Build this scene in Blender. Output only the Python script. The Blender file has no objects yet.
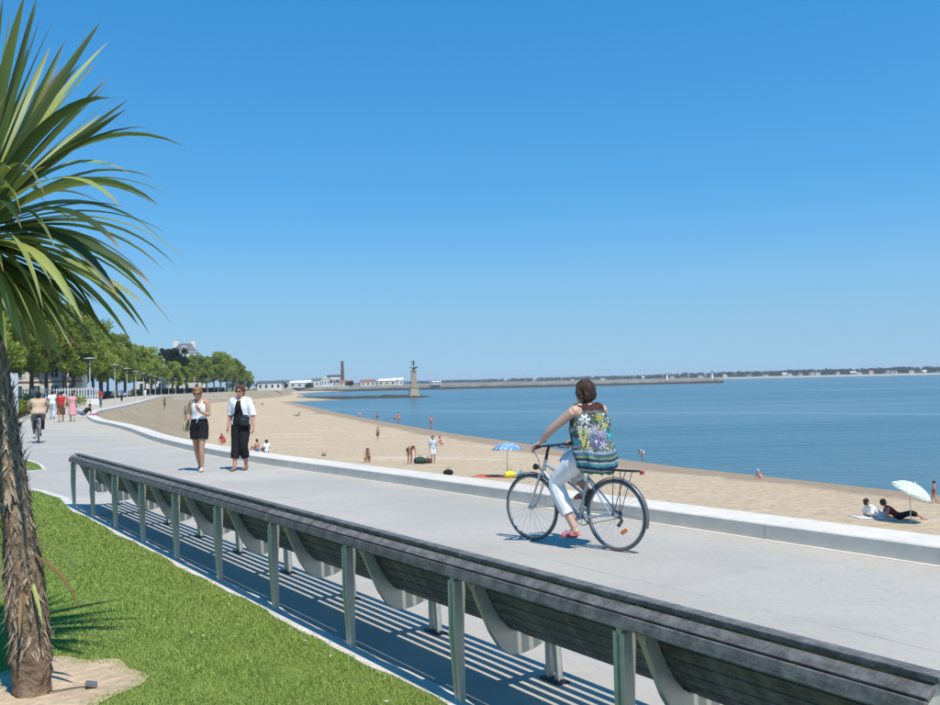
import bpy, bmesh, math, random
import numpy as np
from mathutils import Vector, Matrix, Quaternion, noise
from mathutils.bvhtree import BVHTree
rnd = random.Random(7)
rng = np.random.default_rng(7)
SC = bpy.context.scene
COL = SC.collection
R = math.radians
PI = math.pi

# ------------------------------------------------------------------ camera, sky, sun, exposure
cam_d = bpy.data.cameras.new('camera')
cam = bpy.data.objects.new('camera', cam_d)
COL.objects.link(cam)
cam_d.sensor_width = 36.0
cam_d.lens = 36.0
cam_d.clip_start = 0.05
cam_d.clip_end = 30000.0
cam.matrix_world = Matrix.Translation((0, 0, 1.65)) @ Matrix.Rotation(R(91.8), 4, 'X') @ Matrix.Rotation(R(-1.3), 4, 'Z')
SC.camera = cam

SUN_EL, SUN_AZ = R(60), R(150)          # azimuth clockwise from +Y: the sun stands behind the camera, to its right
world = bpy.data.worlds.new('World')
SC.world = world
world.use_nodes = True
wn = world.node_tree
wn.nodes.clear()
sky = wn.nodes.new('ShaderNodeTexSky')
sky.sky_type = 'NISHITA'
sky.sun_disc = False
sky.sun_elevation = SUN_EL
sky.sun_rotation = SUN_AZ
sky.altitude = 0
sky.air_density = 1.7
sky.dust_density = 0.0
sky.ozone_density = 4.0
bg = wn.nodes.new('ShaderNodeBackground')
bg.inputs['Strength'].default_value = 0.15
wo = wn.nodes.new('ShaderNodeOutputWorld')
# clear summer air: the sky is read a little above the true elevation, so the horizon does not glare; a thin pale veil lies along it
tc = wn.nodes.new('ShaderNodeTexCoord')
va = wn.nodes.new('ShaderNodeVectorMath'); va.operation = 'ADD'; va.inputs[1].default_value = (0, 0, 0.20)
vn = wn.nodes.new('ShaderNodeVectorMath'); vn.operation = 'NORMALIZE'
wn.links.new(tc.outputs['Generated'], va.inputs[0]); wn.links.new(va.outputs[0], vn.inputs[0]); wn.links.new(vn.outputs[0], sky.inputs['Vector'])
hs = wn.nodes.new('ShaderNodeHueSaturation'); hs.inputs['Saturation'].default_value = 1.45
wn.links.new(sky.outputs[0], hs.inputs['Color'])
sx = wn.nodes.new('ShaderNodeSeparateXYZ'); wn.links.new(tc.outputs['Generated'], sx.inputs[0])
mr = wn.nodes.new('ShaderNodeMapRange'); mr.interpolation_type = 'SMOOTHERSTEP'
for i, v in enumerate((0.0, 0.20, 0.62, 0.0)): mr.inputs[i + 1].default_value = v
wn.links.new(sx.outputs[2], mr.inputs[0])
mx = wn.nodes.new('ShaderNodeMix'); mx.data_type = 'RGBA'; mx.inputs[7].default_value = (1.95, 3.05, 3.85, 1)
wn.links.new(mr.outputs[0], mx.inputs[0]); wn.links.new(hs.outputs[0], mx.inputs[6])
wn.links.new(mx.outputs[2], bg.inputs['Color'])
wn.links.new(bg.outputs[0], wo.inputs['Surface'])

sun_d = bpy.data.lights.new('sun', 'SUN')
sun_d.energy = 4.8
sun_d.angle = R(0.53)
sun_d.color = (1.0, 0.94, 0.84)
sun = bpy.data.objects.new('sun', sun_d)
COL.objects.link(sun)
to_sun = Vector((math.sin(SUN_AZ) * math.cos(SUN_EL), math.cos(SUN_AZ) * math.cos(SUN_EL), math.sin(SUN_EL)))
sun.rotation_euler = (-to_sun).to_track_quat('-Z', 'Y').to_euler()
sun.location = (20, -30, 60)
SC.view_settings.view_transform = 'Standard'
SC.view_settings.look = 'None'
SC.view_settings.gamma = 1.0
SC.view_settings.exposure = 0.18
SC.view_settings.use_curve_mapping = False

# ------------------------------------------------------------------ materials
MATS = {}
def ramp(nt, fac, stops):
    r = nt.nodes.new('ShaderNodeValToRGB')
    e = r.color_ramp.elements
    while len(e) < len(stops):
        e.new(0.5)
    for i, (p, c) in enumerate(stops):
        e[i].position = p
        e[i].color = (*c, 1) if len(c) == 3 else c
    nt.links.new(fac, r.inputs[0])
    return r.outputs[0]
def mathn(nt, op, a, b=None, c=None, clamp=False):
    m = nt.nodes.new('ShaderNodeMath')
    m.operation = op
    m.use_clamp = clamp
    for i, v in enumerate((a, b, c)):
        if v is None:
            continue
        if isinstance(v, (int, float)):
            m.inputs[i].default_value = v
        else:
            nt.links.new(v, m.inputs[i])
    return m.outputs[0]
def mix(nt, fac, a, b, mode='MIX'):
    m = nt.nodes.new('ShaderNodeMix')
    m.data_type = 'RGBA'
    m.blend_type = mode
    for s, v in ((m.inputs[0], fac), (m.inputs[6], a), (m.inputs[7], b)):
        if isinstance(v, (int, float)):
            s.default_value = v
        elif isinstance(v, (tuple, list)):
            s.default_value = (*v, 1) if len(v) == 3 else v
        else:
            nt.links.new(v, s)
    return m.outputs[2]
def noise_n(nt, vec, scale, detail=4, rough=0.55, dist=0.0):
    n = nt.nodes.new('ShaderNodeTexNoise')
    n.inputs['Scale'].default_value = scale
    n.inputs['Detail'].default_value = detail
    n.inputs['Roughness'].default_value = rough
    n.inputs['Distortion'].default_value = dist
    if vec is not None:
        nt.links.new(vec, n.inputs['Vector'])
    return n.outputs['Fac']
def coords(nt, kind='Object', scale=None, rotz=0):
    t = nt.nodes.new('ShaderNodeTexCoord')
    o = t.outputs[kind]
    if scale is not None or rotz:
        m = nt.nodes.new('ShaderNodeMapping')
        if scale is not None:
            m.inputs['Scale'].default_value = scale
        m.inputs['Rotation'].default_value = (0, 0, rotz)
        nt.links.new(o, m.inputs['Vector'])
        o = m.outputs[0]
    return o
def new_mat(name):
    m = bpy.data.materials.new(name)
    m.use_nodes = True
    nt = m.node_tree
    nt.nodes.clear()
    b = nt.nodes.new('ShaderNodeBsdfPrincipled')
    o = nt.nodes.new('ShaderNodeOutputMaterial')
    nt.links.new(b.outputs[0], o.inputs['Surface'])
    MATS[name] = m
    return m, nt, b
def bump(nt, b, h, strength=0.3, dist=0.02):
    n = nt.nodes.new('ShaderNodeBump')
    n.inputs['Strength'].default_value = strength
    n.inputs['Distance'].default_value = dist
    nt.links.new(h, n.inputs['Height'])
    nt.links.new(n.outputs[0], b.inputs['Normal'])
def mat(name, col, rough=0.6, var=0.15, scale=8.0, metal=0.0, bmp=0.0, bdist=0.01, spec=0.5, rand=0.0):
    """plain procedural material: base colour broken up by two noises, optional relief"""
    if name in MATS:
        return MATS[name]
    m, nt, b = new_mat(name)
    co = coords(nt)
    n1 = noise_n(nt, co, scale, 5, 0.6)
    n2 = noise_n(nt, co, scale * 0.17, 3, 0.5)
    s = mathn(nt, 'ADD', mathn(nt, 'MULTIPLY', n1, 0.6), mathn(nt, 'MULTIPLY', n2, 0.4))
    lo = tuple(max(0, c * (1 - 1.6 * var)) for c in col)
    hi = tuple(min(1, c * (1 + 1.6 * var)) for c in col)
    c = ramp(nt, s, [(0.25, lo), (0.75, hi)])
    if rand:
        oi = nt.nodes.new('ShaderNodeObjectInfo')
        hsv = nt.nodes.new('ShaderNodeHueSaturation')
        nt.links.new(mathn(nt, 'MULTIPLY_ADD', oi.outputs['Random'], 2 * rand, 1 - rand), hsv.inputs['Value'])
        nt.links.new(c, hsv.inputs['Color'])
        c = hsv.outputs[0]
    nt.links.new(c, b.inputs['Base Color'])
    b.inputs['Roughness'].default_value = rough
    b.inputs['Metallic'].default_value = metal
    b.inputs['Specular IOR Level'].default_value = spec
    if bmp:
        bump(nt, b, n1, bmp, bdist)
    return m

# ------------------------------------------------------------------ mesh helpers
class MB:
    """collects shapes; build() links them as ONE mesh object"""
    def __init__(s):
        s.v = []; s.f = []
    def add(s, vs, fs):
        k = len(s.v)
        s.v += [tuple(v) for v in vs]
        s.f += [tuple(i + k for i in f) for f in fs]
        return s
    def box(s, c, d, M=None):
        x, y, z = (q / 2 for q in d)
        vs = [Vector((a * x, b_ * y, e * z)) for a in (-1, 1) for b_ in (-1, 1) for e in (-1, 1)]
        if M is not None:
            vs = [M @ v for v in vs]
        vs = [v + Vector(c) for v in vs]
        return s.add(vs, [(0, 1, 3, 2), (4, 6, 7, 5), (0, 4, 5, 1), (2, 3, 7, 6), (0, 2, 6, 4), (1, 5, 7, 3)])
    def prism(s, pts, off):
        """polygon (3d points) extruded by a vector"""
        n = len(pts); off = Vector(off)
        vs = [Vector(p) for p in pts] + [Vector(p) + off for p in pts]
        return s.add(vs, [tuple(range(n))[::-1], tuple(range(n, 2 * n))] + [(i, (i + 1) % n, n + (i + 1) % n, n + i) for i in range(n)])
    def tube(s, path, rad, seg=8, side=None, cap=True):
        """path of points; rad: number, list of numbers or list of (rx, ry); side: the direction rx is measured along"""
        P = [Vector(p) for p in path]; n = len(P)
        if not isinstance(rad, (list, tuple)):
            rad = [rad] * n
        rad = [(r, r) if isinstance(r, (int, float)) else r for r in rad]
        vs = []; prev = None
        for i in range(n):
            t = (P[min(i + 1, n - 1)] - P[max(i - 1, 0)])
            t = t.normalized() if t.length > 1e-9 else Vector((0, 0, 1))
            if side is not None:
                a = Vector(side)
            elif prev is not None:
                a = prev
            else:
                a = Vector((1, 0, 0)) if abs(t.x) < 0.8 else Vector((0, 1, 0))
            a = (a - t * a.dot(t))
            if a.length < 1e-5:
                a = t.orthogonal()
            a.normalize(); prev = a
            b = t.cross(a)
            for k in range(seg):
                th = 2 * PI * k / seg
                vs.append(P[i] + a * (rad[i][0] * math.cos(th)) + b * (rad[i][1] * math.sin(th)))
        fs = [(i * seg + k, i * seg + (k + 1) % seg, (i + 1) * seg + (k + 1) % seg, (i + 1) * seg + k) for i in range(n - 1) for k in range(seg)]
        if cap:
            fs += [tuple(range(seg))[::-1], tuple(range((n - 1) * seg, n * seg))]
        return s.add(vs, fs)
    def ball(s, c, r, nu=12, nv=8, M=None):
        if isinstance(r, (int, float)):
            r = (r, r, r)
        vs = []; C = Vector(c)
        for j in range(nv + 1):
            ph = PI * j / nv
            for k in range(nu):
                th = 2 * PI * k / nu
                v = Vector((r[0] * math.sin(ph) * math.cos(th), r[1] * math.sin(ph) * math.sin(th), r[2] * math.cos(ph)))
                if M is not None:
                    v = M @ v
                vs.append(v + C)
        fs = [(j * nu + k, (j + 1) * nu + k, (j + 1) * nu + (k + 1) % nu, j * nu + (k + 1) % nu) for j in range(nv) for k in range(nu)]
        return s.add(vs, fs)
    def lathe(s, prof, seg=16, c=(0, 0, 0)):
        C = Vector(c); n = len(prof)
        vs = [C + Vector((r * math.cos(2 * PI * k / seg), r * math.sin(2 * PI * k / seg), z)) for r, z in prof for k in range(seg)]
        fs = [(i * seg + k, i * seg + (k + 1) % seg, (i + 1) * seg + (k + 1) % seg, (i + 1) * seg + k) for i in range(n - 1) for k in range(seg)]
        fs += [tuple(range(seg))[::-1], tuple(range((n - 1) * seg, n * seg))]
        return s.add(vs, fs)
    def torus(s, c, Rr, r, axis='Y', nu=40, nv=8, a0=0, a1=2 * PI):
        C = Vector(c); full = abs(a1 - a0 - 2 * PI) < 1e-6
        n = nu if full else nu + 1
        vs = []
        rx, ry = (r, r) if isinstance(r, (int, float)) else r
        for i in range(n):
            th = a0 + (a1 - a0) * i / nu
            for k in range(nv):
                ph = 2 * PI * k / nv
                q = Rr + rx * math.cos(ph)
                vs.append(C + Vector((q * math.cos(th), ry * math.sin(ph), q * math.sin(th))))
        fs = [(i * nv + k, i * nv + (k + 1) % nv, ((i + 1) % n) * nv + (k + 1) % nv, ((i + 1) % n) * nv + k) for i in range(nu) for k in range(nv)]
        return s.add(vs, fs)
    def mesh(s, name, m=None, smooth=False):
        me = bpy.data.meshes.new(name)
        me.from_pydata([tuple(v) for v in s.v], [], s.f)
        if smooth:
            me.polygons.foreach_set('use_smooth', [True] * len(me.polygons))
        if m is not None:
            me.materials.append(m)
        me.update()
        return me
    def build(s, name, m=None, parent=None, smooth=False, bevel=0.0):
        o = bpy.data.objects.new(name, fix(s.mesh(name, m, smooth), bevel, smooth))
        COL.objects.link(o)
        if parent is not None:
            o.parent = parent
        return o
def fix(me, bevel=0.0, smooth=False):
    bm = bmesh.new(); bm.from_mesh(me)
    bmesh.ops.remove_doubles(bm, verts=bm.verts, dist=1e-5)
    bmesh.ops.recalc_face_normals(bm, faces=bm.faces)
    if bevel:
        es = [e for e in bm.edges if len(e.link_faces) == 2 and e.calc_face_angle(0) > 0.6]
        bmesh.ops.bevel(bm, geom=es, offset=bevel, segments=2, affect='EDGES', profile=0.6)
    bm.to_mesh(me); bm.free()
    if smooth:
        try:
            me.set_sharp_from_angle(angle=R(40))
        except Exception:
            pass
    return me
def link_mesh(name, me, parent=None):
    o = bpy.data.objects.new(name, me)
    COL.objects.link(o)
    if parent is not None:
        o.parent = parent
    return o
def tag(o, label=None, cat=None, group=None, kind=None):
    if label: o['label'] = label
    if cat: o['category'] = cat
    if group: o['group'] = group
    if kind: o['kind'] = kind
    return o
def thing(name, label, cat, loc=(0, 0, 0), rz=0.0, group=None):
    o = bpy.data.objects.new(name, None)
    COL.objects.link(o)
    o.empty_display_size = 0.2
    o.location = loc
    o.rotation_euler = (0, 0, rz)
    return tag(o, label, cat, group)
def copy_tree(o, parent=None):
    c = o.copy(); COL.objects.link(c); c.parent = parent
    for ch in list(o.children):
        copy_tree(ch, c)
    return c
def grid_np(name, X, Y, Z, m, smooth=True):
    """regular grid mesh from 2d arrays"""
    a, b = X.shape
    v = np.stack([X, Y, Z], -1).reshape(-1, 3)
    i = np.arange(a * b).reshape(a, b)
    f = np.stack([i[:-1, :-1], i[1:, :-1], i[1:, 1:], i[:-1, 1:]], -1).reshape(-1, 4)
    me = bpy.data.meshes.new(name)
    me.from_pydata(v.tolist(), [], f.tolist())
    if smooth:
        me.polygons.foreach_set('use_smooth', [True] * len(me.polygons))
    if m: me.materials.append(m)
    fix(me)
    return me
def cat_rom(pts, per):
    P = [np.array(p, float) for p in pts]
    P = [2 * P[0] - P[1]] + P + [2 * P[-1] - P[-2]]
    out = []
    for i in range(1, len(P) - 2):
        n = per[i - 1] if isinstance(per, (list, tuple)) else per
        for k in range(n):
            t = k / n
            a, b, c, d = P[i - 1:i + 3]
            out.append(0.5 * (2 * b + (c - a) * t + (2 * a - 5 * b + 4 * c - d) * t * t + (3 * b - a - 3 * c + d) * t ** 3))
    out.append(P[-2])
    return np.array(out)
def vnoise(x, y, z=0.0):
    return noise.noise(Vector((x, y, z)))
def flat_poly(name, pts, z, m, cat=None):
    bm = bmesh.new()
    vs = [bm.verts.new((p[0], p[1], z)) for p in pts]
    f = bm.faces.new(vs)
    bmesh.ops.triangulate(bm, faces=[f])
    bmesh.ops.recalc_face_normals(bm, faces=bm.faces)
    me = bpy.data.meshes.new(name); bm.to_mesh(me); bm.free()
    if me.polygons and me.polygons[0].normal.z < 0:
        me.flip_normals()
    me.materials.append(m)
    o = link_mesh(name, me)
    return tag(o, kind='structure')
# ------------------------------------------------------------------ the setting
# matched pairs: (foot of the low wall, edge of the water), running from behind the camera to the far end of the bay
PAIRS = [((60, -72.6), (95, -45)), ((30, -29.5), (62, -2)), ((12, -3.6), (40, 20)), ((3.95, 8.03), (29, 33)), ((-1, 15.15), (24.5, 39)),
         ((-5.6, 21.77), (21.3, 43.2)), ((-9.7, 29.1), (16.9, 51.8)), ((-13.36, 36.82), (12.6, 60.5)), ((-16.3, 42.6), (10.3, 66.5)), ((-19.4, 48.4), (7.6, 74.5)),
         ((-24.2, 59.2), (4.4, 85.8)), ((-28.2, 70.2), (-2, 104)), ((-31.2, 81), (-6, 117)), ((-37.9, 104.7), (-11, 134)), ((-52, 152), (-21.5, 171)), ((-65, 196), (-31, 206.5)),
         ((-76, 240), (-45, 262)), ((-82, 275), (-57, 307)), ((-84, 310), (-62, 330)), ((-85, 350), (-50, 362)), ((-90, 420), (-72, 414)),
         ((-105, 520), (-92, 520)), ((-130, 640), (-118, 640)), ((-150, 760), (-120, 770)), ((-160, 834), (-110, 826))]
PER = [4, 4, 8, 8, 8, 8, 8, 8, 8, 10, 10, 10, 10, 12, 12, 10, 10, 8, 8, 8, 6, 6, 6, 4]
SHORE = cat_rom([p[0] for p in PAIRS], PER)
WATER = cat_rom([p[1] for p in PAIRS], PER)
def out_normals(P):
    d = np.gradient(P, axis=0)
    d /= np.linalg.norm(d, axis=1)[:, None]
    return np.stack([d[:, 1], -d[:, 0]], 1)
SN = out_normals(SHORE)                    # points to the sea

# sea: one sheet to the horizon
def sea_material():
    m, nt, b = new_mat('sea_water')
    co = coords(nt)
    sp = nt.nodes.new('ShaderNodeSeparateXYZ'); nt.links.new(co, sp.inputs[0])
    w1 = noise_n(nt, coords(nt, 'Object', (0.55, 1.5, 1), R(-20)), 0.9, 4, 0.6, 0.4)
    w2 = noise_n(nt, coords(nt, 'Object', (0.16, 0.5, 1), R(-28)), 0.5, 3, 0.55, 0.6)
    big = noise_n(nt, coords(nt, 'Object', (0.004, 0.014, 1), R(-8)), 1.0, 4, 0.6, 0.8)
    # a calm slick that runs across the bay
    dline = mathn(nt, 'ADD', mathn(nt, 'MULTIPLY', sp.outputs[0], 0.70), mathn(nt, 'MULTIPLY', sp.outputs[1], 0.714))
    dl = mathn(nt, 'ADD', dline, mathn(nt, 'MULTIPLY', noise_n(nt, coords(nt, 'Object', (0.01, 0.01, 1)), 1.0, 2), 30))
    slick = mathn(nt, 'SUBTRACT', 1.0, mathn(nt, 'DIVIDE', mathn(nt, 'ABSOLUTE', mathn(nt, 'SUBTRACT', dl, 146.0)), 4.5), clamp=True)
    h = mathn(nt, 'ADD', mathn(nt, 'MULTIPLY', w1, 0.35), w2)
    bm_ = nt.nodes.new('ShaderNodeBump')
    bm_.inputs['Distance'].default_value = 0.62
    nt.links.new(mathn(nt, 'MULTIPLY_ADD', slick, -0.45, 0.95), bm_.inputs['Strength'])
    nt.links.new(h, bm_.inputs['Height'])
    nt.links.new(bm_.outputs[0], b.inputs['Normal'])
    c = ramp(nt, big, [(0.32, (0.036, 0.098, 0.126)), (0.52, (0.060, 0.128, 0.150)), (0.70, (0.100, 0.165, 0.175))])
    nt.links.new(mix(nt, mathn(nt, 'MULTIPLY', slick, 0.6), c, (0.17, 0.25, 0.26)), b.inputs['Base Color'])  # the slick's pale sky reflection is mixed into the water colour
    b.inputs['Roughness'].default_value = 0.22
    b.inputs['IOR'].default_value = 1.333
    b.inputs['Specular IOR Level'].default_value = 0.5
    return m
SEA_Z = -4.0
xs = np.concatenate([np.linspace(-9000, -600, 8), np.linspace(-400, 400, 21), np.linspace(600, 9000, 8)])
ys = np.concatenate([np.linspace(-3000, -200, 5), np.linspace(-100, 500, 16), np.linspace(700, 14000, 10)])
X, Y = np.meshgrid(xs, ys, indexing='ij')
tag(link_mesh('sea', grid_np('sea', X, Y, np.full_like(X, SEA_Z), sea_material())), kind='structure')

# sand: dry above, wet and darker along the water's edge
def sand_material():
    m, nt, b = new_mat('sand')
    co = coords(nt)
    sp = nt.nodes.new('ShaderNodeSeparateXYZ'); nt.links.new(co, sp.inputs[0])
    n1 = noise_n(nt, co, 3.0, 6, 0.65)
    n2 = noise_n(nt, coords(nt, 'Object', (0.10, 0.40, 1), R(34)), 1.0, 4, 0.6, 0.5)
    n3 = noise_n(nt, co, 0.9, 3, 0.5)
    dry = ramp(nt, n1, [(0.30, (0.37, 0.275, 0.17)), (0.52, (0.50, 0.385, 0.25)), (0.75, (0.60, 0.48, 0.33))])
    dry = mix(nt, ramp(nt, n2, [(0.56, (0, 0, 0)), (0.66, (0.8, 0.8, 0.8))]), dry, (0.60, 0.50, 0.37))
    dry = mix(nt, mathn(nt, 'MULTIPLY', n3, 0.45), dry, (0.43, 0.33, 0.215))
    wet = ramp(nt, n1, [(0.3, (0.28, 0.20, 0.125)), (0.75, (0.38, 0.28, 0.18))])
    hz = mathn(nt, 'ADD', sp.outputs[2], mathn(nt, 'MULTIPLY_ADD', n2, 0.20, -0.10))
    wetf = ramp(nt, mathn(nt, 'MULTIPLY_ADD', hz, 1.0, 4.5), [(0.80, (1, 1, 1)), (0.90, (0, 0, 0))])
    nt.links.new(mix(nt, wetf, dry, wet), b.inputs['Base Color'])
    nt.links.new(mathn(nt, 'MULTIPLY_ADD', wetf, -0.22, 0.95), b.inputs['Roughness'])
    b.inputs['Specular IOR Level'].default_value = 0.25
    v = nt.nodes.new('ShaderNodeTexVoronoi'); v.inputs['Scale'].default_value = 1.7
    nt.links.new(co, v.inputs['Vector'])
    h = mathn(nt, 'ADD', mathn(nt, 'MULTIPLY', v.outputs['Distance'], 0.6), n1)
    bump(nt, b, h, 0.9, 0.15)
    return m
FOOT_W = 6.5
SLOPE_Z = -2.75
def beach():
    foot = SHORE + SN * FOOT_W
    ts = np.linspace(0, 1, 34) ** 0.9
    out = [1.06, 1.25, 1.8, 3.2]
    nS = len(SHORE)
    XX = np.zeros((nS, len(ts) + len(out))); YY = XX.copy(); ZZ = XX.copy()
    for j, t in enumerate(list(ts) + out):
        p = foot * (1 - t) + WATER * t
        XX[:, j] = p[:, 0]; YY[:, j] = p[:, 1]
        for i in range(nS):
            x, y = p[i]
            if t <= 1:
                z = SLOPE_Z + (SEA_Z - SLOPE_Z) * (0.30 * t + 0.70 * t ** 2.2)
                dn = min(1, 5 * t) * min(1, 6 * (1 - t))
                z += dn * (0.10 * vnoise(x * 0.12, y * 0.12) + 0.06 * vnoise(x * 0.5, y * 0.5, 3) + 0.03 * vnoise(x * 1.3, y * 1.3, 9))
            else:
                z = SEA_Z - 1.6 * (t - 1)
            ZZ[i, j] = z
    return tag(link_mesh('sand', grid_np('sand', XX, YY, ZZ, sand_material())), kind='structure')
sand = beach()

# embankment between the low wall and the sand
def embankment():
    ws = np.array([0.30, 0.9, 2.2, 3.6, 5.0, 6.0, FOOT_W, FOOT_W + 1.6])
    zs = np.array([-0.02, -0.16, -0.75, -1.42, -2.05, -2.5, -2.72, -3.1])
    XX = SHORE[:, 0][:, None] + SN[:, 0][:, None] * ws
    YY = SHORE[:, 1][:, None] + SN[:, 1][:, None] * ws
    ZZ = np.repeat(zs[None], len(SHORE), 0)
    for i in range(XX.shape[0]):
        for j in range(1, 7):
            ZZ[i, j] += 0.07 * vnoise(XX[i, j] * 0.4, YY[i, j] * 0.4, 5)
    m = mat('embankment_earth', (0.30, 0.24, 0.155), 0.95, 0.22, 1.6, bmp=0.7, bdist=0.05, spec=0.15)
    return tag(link_mesh('embankment', grid_np('embankment', XX, YY, ZZ, m)), kind='structure')
emb = embankment()

# inland ground, promenade paving
m_ground = mat('dry_grass_ground', (0.13, 0.135, 0.055), 0.95, 0.3, 0.6, spec=0.1)
inland = [tuple(p) for p in SHORE] + [(-70, 836), (-70, 1300), (-3500, 1900), (-3500, -900), (60, -900)]
flat_poly('ground', inland, -0.03, m_ground)
def paving_material():
    m, nt, b = new_mat('concrete_paving')
    co = coords(nt)
    n1 = noise_n(nt, co, 14, 6, 0.7)
    n2 = noise_n(nt, coords(nt, 'Object', (0.25, 0.9, 1), R(33)), 0.8, 5, 0.6, 0.5)
    n3 = noise_n(nt, co, 0.12, 3, 0.5)
    c = ramp(nt, n2, [(0.28, (0.365, 0.336, 0.284)), (0.5, (0.445, 0.408, 0.345)), (0.72, (0.505, 0.462, 0.388))])
    c = mix(nt, 0.5, c, ramp(nt, n1, [(0.3, (0.345, 0.316, 0.268)), (0.7, (0.52, 0.476, 0.40))]))
    c = mix(nt, mathn(nt, 'MULTIPLY', ramp(nt, n3, [(0.40, (0, 0, 0)), (0.62, (1, 1, 1))]), 0.45), c, (0.335, 0.315, 0.28))
    st = noise_n(nt, co, 2.3, 3, 0.5)
    c = mix(nt, ramp(nt, st, [(0.62, (0, 0, 0)), (0.76, (0.40, 0.40, 0.40))]), c, (0.26, 0.245, 0.22))
    # darker worn blotches and thin sand blown in along the wall
    bl = noise_n(nt, co, 0.45, 5, 0.65, 0.6)
    c = mix(nt, ramp(nt, bl, [(0.40, (0.5, 0.5, 0.5)), (0.58, (0, 0, 0))]), c, (0.345, 0.318, 0.272))
    spk = noise_n(nt, co, 55, 2, 0.5)
    c = mix(nt, ramp(nt, spk, [(0.60, (0, 0, 0)), (0.72, (0.5, 0.5, 0.5))]), c, (0.22, 0.205, 0.18))
    # saw-cut joints along the walk, fine and worn
    sp = nt.nodes.new('ShaderNodeSeparateXYZ'); nt.links.new(co, sp.inputs[0])
    q = mathn(nt, 'ADD', mathn(nt, 'MULTIPLY', sp.outputs[0], 0.836), mathn(nt, 'MULTIPLY', sp.outputs[1], 0.5487))
    j = mathn(nt, 'ABSOLUTE', mathn(nt, 'SUBTRACT', mathn(nt, 'ADD', q, mathn(nt, 'MULTIPLY', n2, 0.10)), 5.40))
    jj = mathn(nt, 'MULTIPLY', mathn(nt, 'LESS_THAN', j, 0.006), ramp(nt, noise_n(nt, co, 0.7, 2), [(0.45, (0, 0, 0)), (0.6, (0.6, 0.6, 0.6))]))
    c = mix(nt, jj, c, (0.16, 0.155, 0.15))
    dr = mathn(nt, 'MULTIPLY', mathn(nt, 'MULTIPLY_ADD', mathn(nt, 'ADD', q, mathn(nt, 'MULTIPLY', bl, 0.9)), 1.1, -8.0, clamp=True), ramp(nt, n1, [(0.35, (0, 0, 0)), (0.6, (0.55, 0.55, 0.55))]))
    c = mix(nt, dr, c, (0.52, 0.43, 0.30))
    # hairline cracks, broken up
    vc = nt.nodes.new('ShaderNodeTexVoronoi'); vc.feature = 'DISTANCE_TO_EDGE'; vc.inputs['Scale'].default_value = 0.23
    wv = nt.nodes.new('ShaderNodeVectorMath'); wv.operation = 'ADD'; nz = nt.nodes.new('ShaderNodeTexNoise'); nz.inputs['Scale'].default_value = 1.1; nz.inputs['Detail'].default_value = 4
    nt.links.new(co, nz.inputs['Vector']); nt.links.new(co, wv.inputs[0]); nt.links.new(nz.outputs['Color'], wv.inputs[1]); nt.links.new(wv.outputs[0], vc.inputs['Vector'])
    ck = mathn(nt, 'MULTIPLY', mathn(nt, 'LESS_THAN', vc.outputs['Distance'], 0.0016), ramp(nt, bl, [(0.48, (0, 0, 0)), (0.62, (0.16, 0.16, 0.16))]))
    c = mix(nt, ck, c, (0.17, 0.155, 0.135))
    nt.links.new(c, b.inputs['Base Color'])
    b.inputs['Roughness'].default_value = 0.8
    b.inputs['Specular IOR Level'].default_value = 0.35
    bump(nt, b, n1, 0.25, 0.01)
    return m
m_pave = paving_material()
inner = []
for p, n_ in zip(SHORE[::2], SN[::2]):
    y = p[1]
    w = 34 if y < 40 else (34 - 25 * min(1, (y - 40) / 45))
    if y < 430:
        inner.append(tuple(p - n_ * w))
outer = [tuple(p + n_ * 0.25) for p, n_ in zip(SHORE, SN) if p[1] < 430]
flat_poly('promenade_paving', outer + inner[::-1], 0.0, m_pave)
m_asph = mat('road_asphalt', (0.055, 0.055, 0.058), 0.9, 0.2, 3.0)
ro = [(p - n_ * 17, p - n_ * 24) for p, n_ in zip(SHORE[::3], SN[::3]) if 70 < p[1] < 430]
flat_poly('road', [tuple(a) for a, b_ in ro] + [tuple(b_) for a, b_ in ro][::-1], -0.022, m_asph)

# low wide wall of pale concrete blocks along the beach
def low_wall():
    root = thing('low_wall', 'low wide pale concrete wall edging the promenade above the beach', 'wall', (0, 0, 0))
    m = mat('pale_concrete', (0.60, 0.55, 0.465), 0.85, 0.10, 5.0, bmp=0.25, bdist=0.01, rand=0.05)
    # resample the wall line evenly, so that a joint falls every 3.46 m
    P = SHORE; seg = np.linalg.norm(np.diff(P, axis=0), axis=1); S = np.concatenate([[0], np.cumsum(seg)])
    def at(s):
        return np.array([np.interp(s, S, P[:, 0]), np.interp(s, S, P[:, 1])])
    def nrm(s):
        d = at(s + 0.3) - at(s - 0.3); d /= np.linalg.norm(d); return np.array([d[1], -d[0]])
    s0 = S[np.argmin(np.abs(P[:, 1] + 3.6))]
    sj = S[np.argmin(np.abs(P[:, 1] - 21.77))] - 4.55
    L = 3.46
    k0 = math.floor((sj - s0) / L)
    s = sj - k0 * L; n = 0
    while at(s)[1] < 430:
        ln = L if at(s)[1] < 110 else L * 4
        a, e = s + 0.004, s + ln - 0.004
        sub = max(1, int(ln / 1.7)); mb = MB(); rings = []
        for i in range(sub + 1):
            q = a + (e - a) * i / sub; p = at(q); nn = nrm(q)
            pts = [(0.0, -0.12), (0.0, 0.150), (0.012, 0.163), (0.475, 0.172), (0.49, 0.160), (0.49, -0.5)]
            rings.append([(p[0] + nn[0] * w, p[1] + nn[1] * w, z) for w, z in pts])
        vs = [v for r_ in rings for v in r_]; c = 6
        fs = [(i * c + k, i * c + (k + 1) % c, (i + 1) * c + (k + 1) % c, (i + 1) * c + k) for i in range(sub) for k in range(c)]
        fs += [tuple(range(c))[::-1], tuple(range(sub * c, sub * c + c))]
        mb.add(vs, fs).build('block', m, root)
        s += ln; n += 1
low_wall()
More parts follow.
